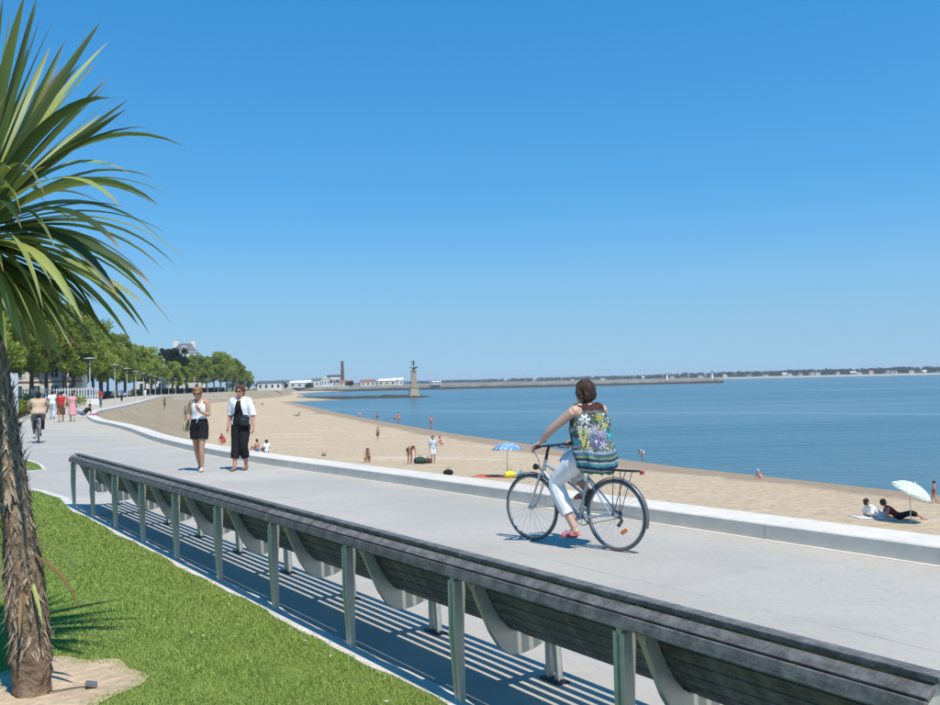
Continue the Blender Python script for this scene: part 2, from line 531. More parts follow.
# lawn beside the bench, a second tip of lawn beyond, pale edging
BA = Vector((-0.5487, 0.836, 0)); BN = Vector((0.836, 0.5487, 0))         # along the bench, and towards the sea
B0 = Vector((-0.08, 4.89, 0))                                              # foot of a rear leg
def bp(a, n, z=0.0):
    return B0 + BA * a + BN * n + Vector((0, 0, z))
m_soil = mat('lawn_soil', (0.14, 0.175, 0.045), 0.95, 0.3, 3.0, spec=0.1)
lawn_edge = [bp(a, -0.10 + 0.012 * math.sin(a * 5.1) + 0.014 * math.sin(a * 2.3 + 1) + 0.008 * math.sin(a * 13)) for a in np.arange(-12, 9.95, 0.15)]
lawn_poly = [(p.x, p.y) for p in lawn_edge] + [(-6.35, 14.5), (-6.8, 15.07), (-7.2, 15.6), (-7.7, 16.1), (-8.6, 16.75), (-10, 17.4), (-14, 18.4), (-22, 19.5), (-26, 8), (-14, -12)]
flat_poly('lawn', lawn_poly, 0.006, m_soil)
lawn2_poly = [(-9.05, 19.85), (-9.35, 19.62), (-9.9, 19.65), (-13, 20.3), (-19, 22), (-24, 27), (-17, 28), (-13.5, 25.6), (-11.4, 23.7), (-9.8, 21.3)]
flat_poly('lawn', lawn2_poly, 0.006, m_soil)
m_edge = mat('edging_concrete', (0.56, 0.53, 0.47), 0.85, 0.14, 9.0, bmp=0.3, bdist=0.01)
def strip(name, pts, width, z0, z1, m):
    mb = MB(); P = np.array([(p[0], p[1]) for p in pts]); N = out_normals(P)
    rings = [[(*(p), z0), (*(p), z1), (*(p + n_ * width), z1), (*(p + n_ * width), z0)] for p, n_ in zip(P, N)]
    vs = [v for r_ in rings for v in r_]; k = len(P)
    fs = [(i * 4 + a, i * 4 + (a + 1) % 4, (i + 1) * 4 + (a + 1) % 4, (i + 1) * 4 + a) for i in range(k - 1) for a in range(4)] + [(3, 2, 1, 0), tuple(range(4 * k - 4, 4 * k))]
    return tag(mb.add(vs, fs).build(name, m), kind='structure')
strip('lawn_edging', [(p.x, p.y) for p in lawn_edge] + [(-6.35, 14.5), (-6.8, 15.07), (-7.2, 15.6), (-7.7, 16.1), (-8.6, 16.75), (-10, 17.4), (-14, 18.4), (-22, 19.5)], 0.115, -0.05, 0.012, m_edge)
strip('lawn_edging', [(-19, 22), (-13, 20.3), (-9.9, 19.65), (-9.35, 19.62), (-9.05, 19.85), (-9.8, 21.3), (-11.4, 23.7), (-13.5, 25.6), (-17, 28)], 0.07, -0.05, 0.012, m_edge)
# pale mortar line along the foot of the low wall
strip('mortar_line', [tuple(p - n_ * .055) for p, n_ in zip(SHORE, SN) if -4 < p[1] < 120], 0.07, -0.05, 0.004, mat('pale_mortar', (0.60, 0.56, 0.47), 0.9, 0.12, 6))
# ------------------------------------------------------------------ the long bench
def wood_material():
    m, nt, b = new_mat('weathered_grey_wood')
    co = coords(nt, 'Object')
    g = nt.nodes.new('ShaderNodeMapping'); g.inputs['Scale'].default_value = (1.2, 40, 40); nt.links.new(co, g.inputs['Vector'])
    n1 = noise_n(nt, g.outputs[0], 1.0, 5, 0.65, 0.6)
    n2 = noise_n(nt, co, 9.0, 6, 0.7)
    n3 = noise_n(nt, co, 60.0, 3, 0.7)
    c = ramp(nt, n1, [(0.3, (0.050, 0.044, 0.037)), (0.55, (0.095, 0.085, 0.074)), (0.75, (0.15, 0.138, 0.124))])
    c = mix(nt, ramp(nt, n2, [(0.42, (0, 0, 0)), (0.66, (0.8, 0.8, 0.8))]), c, (0.22, 0.21, 0.19))
    c = mix(nt, ramp(nt, n3, [(0.5, (0, 0, 0)), (0.72, (0.45, 0.45, 0.45))]), c, (0.03, 0.026, 0.022))
    oi = nt.nodes.new('ShaderNodeObjectInfo')
    hsv = nt.nodes.new('ShaderNodeHueSaturation')
    nt.links.new(mathn(nt, 'MULTIPLY_ADD', oi.outputs['Random'], 0.35, 0.85), hsv.inputs['Value'])
    nt.links.new(c, hsv.inputs['Color'])
    nt.links.new(hsv.outputs[0], b.inputs['Base Color'])
    b.inputs['Roughness'].default_value = 0.6
    bump(nt, b, n1, 0.5, 0.004)
    return m
def alu_material():
    m, nt, b = new_mat('cast_aluminium')
    co = coords(nt)
    n1 = noise_n(nt, co, 22, 5, 0.6)
    n2 = noise_n(nt, co, 2.5, 3, 0.5)
    nt.links.new(mix(nt, n2, ramp(nt, n1, [(0.3, (0.48, 0.48, 0.41)), (0.7, (0.66, 0.65, 0.58))]), (0.50, 0.49, 0.42)), b.inputs['Base Color'])
    b.inputs['Metallic'].default_value = 0.6
    nt.links.new(mathn(nt, 'MULTIPLY_ADD', n1, 0.25, 0.30), b.inputs['Roughness'])
    bump(nt, b, n1, 0.15, 0.003)
    return m
m_wood = wood_material()
m_alu = alu_material()
m_dark = mat('dark_steel', (0.035, 0.035, 0.037), 0.5, 0.2, 20, metal=0.4)
def bench():
    rz = math.atan2(BA.y, BA.x)
    # local frame: x along the bench (away from the camera), y towards the lawn (minus the sea side), z up
    root = thing('bench', 'very long slatted grey bench on cast metal legs beside the lawn', 'bench', B0, rz)
    BAY = 1.262; k0, k1 = -2, 8
    def P(n, z):                      # profile point: n towards the sea
        return Vector((0, -n, z))
    head = [(-.050, .62), (-.050, .690), (-.036, .712), (-.008, .728), (.05, .736), (.076, .715), (.103, .660), (.148, .567), (.193, .472), (.235, .402), (.285, .348),
            (.36, .308), (.44, .294), (.54, .298), (.62, .308), (.735, .330), (.735, .306), (.64, .272), (.54, .232), (.45, .203), (.37, .190), (.30, .198), (.24, .240),
            (.18, .33), (.120, .46), (.080, .555), (.050, .605), (.012, .622)]
    mb = MB()
    mb.prism([P(n, z) + Vector((-.017, 0, 0)) for n, z in head], (.034, 0, 0))
    me_br = fix(mb.mesh('bracket', m_alu), 0.004)
    mb = MB()
    legp = [(-.028, 0.0), (-.055, .36), (-.055, .635), (.022, .635), (.012, .55), (.002, .36), (.002, 0.0)]
    for off in (-.032, .008):
        mb.prism([P(n, z) + Vector((off, 0, 0)) for n, z in legp], (.024, 0, 0))
    mb.prism([P(n * .72 - .004, min(z, .632) + (.002 if z == 0 else 0)) + Vector((-.0105, 0, 0)) for n, z in legp], (.021, 0, 0))
    me_leg = fix(mb.mesh('leg', m_alu), 0.004)
    mb = MB()
    for sx in (-.042, .042):
        mb.prism([Vector((sx - .015, -.585, 0.012)), Vector((sx + .015, -.585, .012)), Vector((sx * .62 + .020, -.575, .27)), Vector((sx * .62 - .020, -.575, .27))], (0, -.036, 0))
    me_fl = fix(mb.mesh('leg', m_alu), 0.003)
    mb = MB().box((0, -.603, .007), (.17, .075, .010))
    for sx in (-.068, .068):
        mb.box((sx, -.603, .016), (.016, .016, .012))
    me_ft = fix(mb.mesh('foot_plate', m_dark))
    for k in range(k0, k1 + 1):
        x = k * BAY
        for nm, me in (('bracket', me_br), ('leg', me_leg), ('leg', me_fl), ('foot_plate', me_ft)):
            o = link_mesh(nm, me, root); o.location = (x, 0, 0)
    # slats: (n0, z0) to (n1, z1) is the outer face, thickness goes inwards
    rows = [(-.082, .660, -.072, .711), (-.061, .719, -.023, .748), (.006, .767, .066, .767)]
    cur = [(.088, .755), (.118, .692), (.148, .630), (.178, .568), (.211, .506), (.249, .446), (.295, .388), (.352, .332)]
    for (n0, z0), (n1, z1) in zip(cur[:-1], cur[1:]): rows.append((n0, z0, n0 + (n1 - n0) * .91, z0 + (z1 - z0) * .91))
    for i in range(5):
        a = .372 + .077 * i
        zz = (.322, .318, .322, .330, .342)[i]
        rows.append((a, zz, a + .049, zz + (-.003, .001, .004, .007, .01)[i]))
    for ri, (n0, z0, n1, z1) in enumerate(rows):
        d = Vector((0, -(n1 - n0), z1 - z0)); w = d.length; d.normalize()
        inw = Vector((0, -d.z, d.y))
        if ri < 2: ref = Vector((0, -.5, .0))
        else: ref = Vector((0, 0, -1)) if ri == 2 or ri > 9 else Vector((0, .6, -.6))
        if inw.dot(ref) < 0: inw = -inw
        mid = Vector((0, -(n0 + n1) / 2, (z0 + z1) / 2)) + inw * .011
        for q in range(5):
            x0 = (k0 + 2 * q) * BAY + (.004 if q else -.045); x1 = (k0 + 2 * q + 2) * BAY - (.004 if q < 4 else -.045)
            L = x1 - x0
            Mx = Matrix((Vector((1, 0, 0)), d, inw)).transposed()
            mb = MB().box((0, 0, 0), (L, w, .022))
            o = mb.build('slat', m_wood, root, bevel=.004)
            o.matrix_local = Matrix.Translation(mid + Vector(((x0 + x1) / 2, 0, 0))) @ Mx.to_4x4()
bench()
# thin dark drain slot in the paving beyond the end of the bench
def drain():
    mb = MB(); p0 = bp(8.95, -.25); p1 = bp(9.05, .70); d = (p1 - p0).normalized(); s = Vector((-d.y, d.x, 0)) * .012
    z = Vector((0, 0, .004))
    mb.add([p0 - s + z, p1 - s + z, p1 + s + z, p0 + s + z], [(0, 1, 2, 3)])
    tag(mb.build('drain_slot', m_dark), kind='structure')
drain()

# ------------------------------------------------------------------ the palm-like tree on the lawn
def leaf_material(name, c0, c1, tip):
    m, nt, b = new_mat(name)
    oi = nt.nodes.new('ShaderNodeObjectInfo')
    tcn = nt.nodes.new('ShaderNodeUVMap')
    sp = nt.nodes.new('ShaderNodeSeparateXYZ'); nt.links.new(tcn.outputs[0], sp.inputs[0])
    mp = nt.nodes.new('ShaderNodeMapping'); mp.inputs['Scale'].default_value = (14, 0.6, 1); nt.links.new(tcn.outputs[0], mp.inputs['Vector'])
    n1 = noise_n(nt, mp.outputs[0], 1.0, 3, 0.6)
    c = mix(nt, oi.outputs['Random'], c0, c1)
    c = mix(nt, mathn(nt, 'MULTIPLY', n1, 0.5), c, tuple(x * 0.55 for x in c0))
    tf = ramp(nt, sp.outputs[1], [(0.86, (0, 0, 0)), (1.0, (0.9, 0.9, 0.9))])
    c = mix(nt, tf, c, tip)
    nt.links.new(c, b.inputs['Base Color'])
    b.inputs['Roughness'].default_value = 0.5
    b.inputs['Specular IOR Level'].default_value = 0.5
    tr = nt.nodes.new('ShaderNodeBsdfTranslucent'); nt.links.new(c, tr.inputs['Color'])
    mxs = nt.nodes.new('ShaderNodeMixShader'); mxs.inputs[0].default_value = 0.30
    out = [n for n in nt.nodes if n.type == 'OUTPUT_MATERIAL'][0]
    nt.links.new(b.outputs[0], mxs.inputs[1]); nt.links.new(tr.outputs[0], mxs.inputs[2]); nt.links.new(mxs.outputs[0], out.inputs['Surface'])
    bump(nt, b, n1, 0.3, 0.003)
    return m
m_leaf = leaf_material('sword_leaf_green', (0.035, 0.075, 0.018), (0.48, 0.54, 0.15), (0.34, 0.25, 0.11))
m_leaf_old = leaf_material('sword_leaf_dry', (0.26, 0.17, 0.06), (0.20, 0.10, 0.035), (0.30, 0.18, 0.08))
def sword_leaf(name, base, dirv, L, W, droop, fold, m, parent, twist=0.0, kink=0.0):
    """a long V-folded blade that bends under its weight"""
    dirv = Vector(dirv).normalized(); n = 12
    pos = Vector(base); d = dirv.copy(); P = [pos.copy()]; D = [d.copy()]
    for i in range(n):
        g = droop * (0.35 + 1.6 * (i / n)) * math.sqrt(max(0.05, 1 - d.z * d.z))
        if kink and i == int(n * kink): g += 0.55
        d = (d + Vector((0, 0, -g / n * 1.6))).normalized()
        pos = pos + d * (L / n); P.append(pos.copy()); D.append(d.copy())
    vs = []; uv = []
    side0 = Vector((dirv.y, -dirv.x, 0))
    if side0.length < 0.05: side0 = Vector((math.cos(twist * 3), math.sin(twist * 3), 0))
    side0.normalize()
    for i in range(n + 1):
        t = i / n
        w = W * (0.62 + 0.55 * math.sin(PI * min(1, t * 1.35) * 0.72)) * (1 - t ** 4.0) ** 0.9 if t < 1 else 0.0008
        w = max(w * (0.55 + 0.45 * min(1, t * 6)), 0.0008)
        s = side0 - D[i] * side0.dot(D[i]); s.normalize()
        up = D[i].cross(s)
        if up.z < 0 and abs(D[i].z) < 0.9: up = -up
        q = Quaternion(D[i], twist * (0.3 + t)); s = q @ s; up = q @ up
        fo = fold * (1 - 0.4 * t)
        vs += [P[i] - s * w / 2 + up * (w / 2 * fo), P[i], P[i] + s * w / 2 + up * (w / 2 * fo)]
        uv += [(0, t), (0.5, t), (1, t)]
    fs = []
    for i in range(n):
        a = i * 3
        fs += [(a, a + 1, a + 4, a + 3), (a + 1, a + 2, a + 5, a + 4)]
    me = bpy.data.meshes.new(name); me.from_pydata([tuple(v) for v in vs], [], fs)
    ul = me.uv_layers.new(name='UVMap')
    for lp in me.loops: ul.data[lp.index].uv = uv[lp.vertex_index]
    me.polygons.foreach_set('use_smooth', [True] * len(me.polygons))
    me.materials.append(m); me.update()
    return link_mesh(name, me, parent)
def palm():
    base = Vector((-2.44, 5.18, 0))
    root = thing('palm_tree', 'palm-like tree with sword-shaped green leaves and shaggy brown trunk on the lawn', 'tree', base)
    def axis(z):                       # the trunk leans a little to the left
        return Vector((0.015 - 0.105 * z + 0.015 * math.sin(z * 2.1), 0.02 * math.sin(z * 1.7), z))
    m_tr = mat('palm_bark', (0.215, 0.145, 0.095), 0.95, 0.42, 26.0, bmp=1.0, bdist=0.02, spec=0.1)
    mb = MB(); nz = 60; seg = 28; vs = []
    for i in range(nz + 1):
        z = -0.05 + 2.45 * i / nz; c = axis(z)
        r = 0.078 + 0.020 * math.exp(-((z - 0.12) / 0.22) ** 2) + 0.026 * math.exp(-((z - 0.55) / 0.3) ** 2) - 0.006 * z
        r *= 1 + 0.05 * math.sin(z * 70) * (1 if z < 0.3 else 0.4)
        for k in range(seg):
            th = 2 * PI * k / seg
            rr = r * (1 + 0.20 * vnoise(math.cos(th) * 2.2 + 5, math.sin(th) * 2.2, z * 7) + 0.10 * vnoise(math.cos(th) * 6, math.sin(th) * 6, z * 18))
            vs.append(c + Vector((rr * math.cos(th), rr * math.sin(th), 0)))
    fs = [(i * seg + k, i * seg + (k + 1) % seg, (i + 1) * seg + (k + 1) % seg, (i + 1) * seg + k) for i in range(nz) for k in range(seg)]
    mb.add(vs, fs).build('trunk', m_tr, root, smooth=True)
    # shaggy remains of old leaf bases, too many and too small to pick apart
    m_fl = mat('palm_husk', (0.31, 0.235, 0.165), 0.95, 0.5, 11.0, spec=0.1)
    mb = MB()
    for i in range(2200):
        z = 0.24 + 2.15 * rnd.random() ** 0.9; th = rnd.random() * 2 * PI; c = axis(z)
        r = 0.080 + 0.020 * math.exp(-((z - 0.12) / 0.22) ** 2) + 0.026 * math.exp(-((z - 0.55) / 0.3) ** 2) - 0.006 * z
        o = Vector((math.cos(th), math.sin(th), 0)); s = Vector((-o.y, o.x, 0))
        L = rnd.uniform(.04, .13); w = rnd.uniform(.002, .011); up = rnd.choice((-1, -1, 1))
        p0 = c + o * r * 0.92; tilt = rnd.uniform(.10, .40); sk = rnd.uniform(-.5, .5)
        p1 = p0 + (Vector((0, 0, up)) + o * tilt + s * sk * .5) * L * .55
        p2 = p0 + (Vector((0, 0, up)) * .9 + o * tilt * 1.35 + s * sk) * L
        mb.add([p0 - s * w, p0 + s * w, p1 + s * w * .8, p1 - s * w * .8, p2], [(0, 1, 2, 3), (3, 2, 4)])
    tag(mb.build('husk', m_fl, root), kind='stuff')
    top = axis(2.42)
    n = 288
    for i in range(n):
        t = i / (n - 1)                       # 0 youngest, upright; 1 oldest, hanging
        az = i * 2.39996 + rnd.uniform(-.2, .2)
        el = R(87) - (R(87) + R(40)) * t ** 0.90 + rnd.uniform(-.14, .14)
        L = (1.36 - 0.46 * t ** .8) * rnd.uniform(.82, 1.10) * (1 - .34 * max(0, (t - .62) / .38))
        W = 0.043 * rnd.uniform(.6, 1.5)
        d = Vector((math.cos(az) * math.cos(el), math.sin(az) * math.cos(el), math.sin(el)))
        b0 = axis(2.36 + 0.34 * (1 - t)) + Vector((d.x, d.y, 0)) * 0.05
        droop = rnd.uniform(.05, .34) if t < .3 else rnd.uniform(.25, 1.05)
        old = (t > 0.93 and rnd.random() < 0.4) or rnd.random() < .012
        sword_leaf('leaf', b0, d, L, W, droop, rnd.uniform(.25, .8), m_leaf_old if old else m_leaf, root, rnd.uniform(-.9, .9), rnd.choice((0, 0, .4, .55, .7)) if t > .3 else 0)
    # shoots and dead blades low on the trunk
    for z, az, el, L, W, dr, m in ((.78, R(-155), R(40), .55, .036, 1.5, m_leaf), (.84, R(-120), R(55), .62, .036, 1.6, m_leaf), (.80, R(-8), R(12), .36, .030, 1.3, m_leaf),
                                   (.76, R(-15), R(-18), .44, .028, 1.0, m_leaf_old), (.62, R(-70), R(-35), .34, .022, .8, m_leaf_old), (.70, R(-40), R(-50), .36, .02, .6, m_leaf)):
        c = axis(z); d = Vector((math.cos(az) * math.cos(el), math.sin(az) * math.cos(el), math.sin(el)))
        sword_leaf('leaf', c + Vector((d.x, d.y, 0)) * .06, d, L, W, dr, .5, m, root, 0.1)
palm()
# bare patch of sandy earth round the trunk
PATCH = (-2.40, 5.22)
def in_patch(x, y):
    dx, dy = (x - PATCH[0]) / 0.42, (y - PATCH[1]) / 0.58
    th = math.atan2(dy, dx)
    return dx * dx + dy * dy < (1 + 0.10 * math.sin(3 * th + 1) + 0.08 * math.sin(7 * th)) ** 2
pp = []
for k in range(48):
    th = 2 * PI * k / 48; r = 1.12 + 0.10 * math.sin(3 * th + 1) + 0.08 * math.sin(7 * th)
    pp.append((PATCH[0] + 0.42 * r * math.cos(th), PATCH[1] + .58 * r * math.sin(th)))
flat_poly('earth_patch', pp, 0.0105, mat('sandy_earth', (0.47, 0.36, 0.235), 0.95, 0.22, 14.0, bmp=1.0, bdist=0.03, spec=0.1))
# small garden spotlight lying on the earth
def spot():
    root = thing('garden_light', 'small grey metal ground light on the bare earth by the palm trunk', 'light', (-2.13, 5.24, 0.011), R(25))
    MB().box((0, 0, .022), (.060, .040, .026), Matrix.Rotation(R(14), 3, 'Y')).build('housing', mat('grey_metal', (.20, .21, .20), .5, .15, 30, metal=.5), root, bevel=.004)
    MB().box((0, 0, .005), (.05, .03, .008)).build('base', m_dark, root)
    MB().tube([(-.02, 0, .012), (-.09, .015, .010), (-.17, .0, .012), (-.24, .012, .010)], .004, 6).build('cable', m_dark, root)
spot()

# ------------------------------------------------------------------ grass blades
def point_in(poly, x, y):
    P = np.array(poly); inside = np.zeros(len(x), bool); j = len(P) - 1
    for i in range(len(P)):
        xi, yi = P[i]; xj, yj = P[j]
        c = ((yi > y) != (yj > y)) & (x < (xj - xi) * (y - yi) / (yj - yi + 1e-12) + xi)
        inside ^= c; j = i
    return inside
def grass_material():
    m, nt, b = new_mat('grass_blades')
    g = nt.nodes.new('ShaderNodeNewGeometry')
    co = coords(nt)
    n1 = noise_n(nt, co, 1.3, 4, 0.6)
    c = ramp(nt, g.outputs['Random Per Island'], [(0.0, (0.145, 0.235, 0.032)), (0.45, (0.23, 0.355, 0.054)), (0.9, (0.31, 0.425, 0.085)), (1.0, (0.40, 0.44, 0.14))])
    c = mix(nt, ramp(nt, n1, [(0.35, (0, 0, 0)), (0.65, (0.8, 0.8, 0.8))]), c, mix(nt, 0.5, c, (0.34, 0.39, 0.10)))
    nt.links.new(c, b.inputs['Base Color'])
    b.inputs['Roughness'].default_value = 0.5
    b.inputs['Specular IOR Level'].default_value = 0.35
    tr = nt.nodes.new('ShaderNodeBsdfTranslucent'); nt.links.new(c, tr.inputs['Color'])
    mxs = nt.nodes.new('ShaderNodeMixShader'); mxs.inputs[0].default_value = 0.35
    out = [n for n in nt.nodes if n.type == 'OUTPUT_MATERIAL'][0]
    nt.links.new(b.outputs[0], mxs.inputs[1]); nt.links.new(tr.outputs[0], mxs.inputs[2]); nt.links.new(mxs.outputs[0], out.inputs['Surface'])
    return m
def tri_mesh(name, V, m):
    """V: (n, 3, 3) triangles"""
    n = len(V); me = bpy.data.meshes.new(name)
    me.vertices.add(3 * n); me.loops.add(3 * n); me.polygons.add(n)
    me.vertices.foreach_set('co', V.reshape(-1).astype(np.float32))
    me.loops.foreach_set('vertex_index', np.arange(3 * n, dtype=np.int32))
    me.polygons.foreach_set('loop_start', np.arange(0, 3 * n, 3, dtype=np.int32))
    me.polygons.foreach_set('loop_total', np.full(n, 3, dtype=np.int32))
    me.materials.append(m); me.update(); me.validate()
    return me
def grass():
    m = grass_material()
    x = rng.uniform(-16, 2.5, 7600000); y = rng.uniform(2.6, 30, 7600000)
    d = np.hypot(x, y)
    vis = (np.abs(x + 0.02 * y) < 0.53 * y + 0.5) & (rng.random(len(x)) < np.clip((5.2 / d) ** 1.5, 0.03, 1))
    x, y = x[vis], y[vis]
    ins = point_in(lawn_poly, x, y) | point_in(lawn2_poly, x, y)
    x, y = x[ins], y[ins]
    dx, dy = (x - PATCH[0]) / 0.42, (y - PATCH[1]) / 0.58; th = np.arctan2(dy, dx)
    r = np.hypot(dx, dy) / (1 + 0.10 * np.sin(3 * th + 1) + 0.08 * np.sin(7 * th))
    keep = r > 1 + rng.normal(0, .06, len(r))
    x, y = x[keep], y[keep]; n = len(x)
    x = x + rng.normal(0, .016, n); y = y + rng.normal(0, .016, n)          # blades lean out over the edging
    d = np.hypot(x, y)
    wsc = np.clip(d / 5.2, .8, 3.0)
    az = rng.uniform(0, 2 * PI, n); lean = rng.uniform(.45, 1.28, n)
    cl = np.array([vnoise(a * 3.2, b * 3.2) for a, b in zip(x, y)])
    h = rng.uniform(.010, .030, n) * (1 + .5 * cl)
    w = rng.uniform(.0018, .0036, n) * wsc
    sx, sy = np.cos(az + PI / 2) * w, np.sin(az + PI / 2) * w
    V = np.zeros((n, 3, 3))
    V[:, 0] = np.stack([x - sx, y - sy, np.full(n, .004)], 1)
    V[:, 1] = np.stack([x + sx, y + sy, np.full(n, .004)], 1)
    V[:, 2] = np.stack([x + np.cos(az) * lean * h, y + np.sin(az) * lean * h, .004 + h * np.sqrt(1.15 - .62 * lean ** 2)], 1)
    o = link_mesh('grass', tri_mesh('grass', V, m))
    tag(o, 'short mown green grass covering the lawn', 'grass', kind='stuff')
    # scattered daisies and dry petals
    mw = mat('daisy_petals', (.75, .74, .66), .7, .1, 30)
    T = []
    for i in range(18):
        a = rnd.gauss(2.2, 1.1); nn = -rnd.uniform(.16, 1.25); p = bp(a, nn)
        s = rnd.uniform(.006, .011); z = rnd.uniform(.035, .055)
        for k in range(5):
            t0 = 2 * PI * k / 5; t1 = t0 + .9
            T.append([(p.x, p.y, z), (p.x + s * math.cos(t0), p.y + s * math.sin(t0), z + .002), (p.x + s * math.cos(t1), p.y + s * math.sin(t1), z + .002)])
    tag(link_mesh('daisies', tri_mesh('daisies', np.array(T), mw)), 'tiny white daisies scattered in the grass', 'flowers', kind='stuff')
    print('grass', n)
grass()
# ------------------------------------------------------------------ people
def skin_mat(name, c):
    if name in MATS: return MATS[name]
    m, nt, b = new_mat(name)
    co = coords(nt)
    n1 = noise_n(nt, co, 9, 4, 0.6)
    nt.links.new(ramp(nt, n1, [(0.3, tuple(x * .88 for x in c)), (0.7, tuple(min(1, x * 1.08) for x in c))]), b.inputs['Base Color'])
    b.inputs['Roughness'].default_value = 0.5
    b.inputs['Subsurface Weight'].default_value = 0.08
    b.inputs['Subsurface Radius'].default_value = (0.02, 0.008, 0.004)
    b.inputs['Subsurface Scale'].default_value = 0.5
    return m
SK_TAN = skin_mat('tanned_skin', (0.42, 0.235, 0.145))
SK_FAIR = skin_mat('fair_skin', (0.52, 0.33, 0.235))
SK_RED = skin_mat('sunburnt_skin', (0.48, 0.23, 0.155))
def cloth(name, c, var=0.08, scale=9.0):
    return mat(name, c, 0.85, var, scale, bmp=0.35, bdist=0.01, spec=0.2)
C_WHITE = cloth('white_cotton', (0.72, 0.72, 0.70))
C_BLACK = cloth('black_cotton', (0.013, 0.013, 0.015), 0.2)
C_BEIGE = cloth('beige_cotton', (0.50, 0.36, 0.24))
C_GREY = cloth('grey_cotton', (0.17, 0.18, 0.19))
C_RED = cloth('red_cotton', (0.48, 0.035, 0.035))
C_PINK = cloth('pink_cotton', (0.62, 0.30, 0.33))
C_BROWN = cloth('brown_cotton', (0.10, 0.055, 0.035))
C_GREEN = cloth('green_cotton', (0.12, 0.22, 0.13))
C_BLUE = cloth('blue_cotton', (0.08, 0.16, 0.32))
C_TEAL = cloth('teal_swimwear', (0.03, 0.20, 0.22))
C_JEANS = cloth('blue_denim', (0.10, 0.15, 0.23))
def hair_mat(name, c):
    m, nt, b = new_mat(name)
    n1 = noise_n(nt, coords(nt, 'Object', (1, 1, .10)), 150, 3, .6, .3)
    n2 = noise_n(nt, coords(nt, 'Object', (1, 1, .3)), 24, 3, .6, .5)
    cc = ramp(nt, mathn(nt, 'ADD', mathn(nt, 'MULTIPLY', n1, .6), mathn(nt, 'MULTIPLY', n2, .4)), [(.35, tuple(x * .35 for x in c)), (.5, c), (.66, tuple(min(1, x * 2.0 + .01) for x in c))])
    nt.links.new(cc, b.inputs['Base Color']); b.inputs['Roughness'].default_value = .55; b.inputs['Specular IOR Level'].default_value = .35
    bump(nt, b, n1, 1.0, .012)
    return m
H_DARK = hair_mat('dark_hair', (0.018, 0.012, 0.009))
H_BROWN = hair_mat('brown_hair', (0.050, 0.027, 0.017))
H_BLOND = hair_mat('copper_blond_hair', (0.30, 0.145, 0.055))
H_AUB = hair_mat('auburn_hair', (0.115, 0.045, 0.022))

TMP = bpy.data.scenes.new('scratch')
def remesh(mb, name, m, parent, vox, smooth=3):
    """unite overlapping closed shapes into one continuous skin"""
    me = mb.mesh(name, m)
    bm = bmesh.new(); bm.from_mesh(me); bmesh.ops.recalc_face_normals(bm, faces=bm.faces); bm.to_mesh(me); bm.free()
    tmp = bpy.data.objects.new('tmp', me); TMP.collection.objects.link(tmp)      # a scratch scene, so that only this shape is evaluated
    r = tmp.modifiers.new('r', 'REMESH'); r.mode = 'VOXEL'; r.voxel_size = vox; r.use_smooth_shade = True
    if smooth:
        s = tmp.modifiers.new('s', 'SMOOTH'); s.factor = 0.5; s.iterations = smooth
    with bpy.context.temp_override(scene=TMP, view_layer=TMP.view_layers[0]):
        dg = bpy.context.evaluated_depsgraph_get()
        out = bpy.data.meshes.new_from_object(tmp.evaluated_get(dg))
    out.name = name
    bpy.data.objects.remove(tmp); bpy.data.meshes.remove(me)
    out.polygons.foreach_set('use_smooth', [True] * len(out.polygons))
    if not out.materials: out.materials.append(m)
    return link_mesh(name, out, parent)

def V3(*a): return Vector(a)
def STAND(s=1.0):
    """joints of a relaxed standing adult about 1.66 m tall; x right, y forward, z up"""
    J = dict(pel=V3(0, 0, .93), chest=V3(0, .0, 1.22), neck=V3(0, -.012, 1.405), head=V3(0, .02, 1.545),
             shL=V3(-.165, -.01, 1.355), elL=V3(-.215, -.03, 1.085), wrL=V3(-.215, .04, .845), shR=V3(.165, -.01, 1.355), elR=V3(.215, -.03, 1.085), wrR=V3(.215, .04, .845),
             hiL=V3(-.085, 0, .88), knL=V3(-.09, .02, .47), anL=V3(-.09, -.02, .075), hiR=V3(.085, 0, .88), knR=V3(.09, .02, .47), anR=V3(.09, -.02, .075))
    return {k: v * s for k, v in J.items()}
def lerp(a, b, t): return a + (b - a) * t

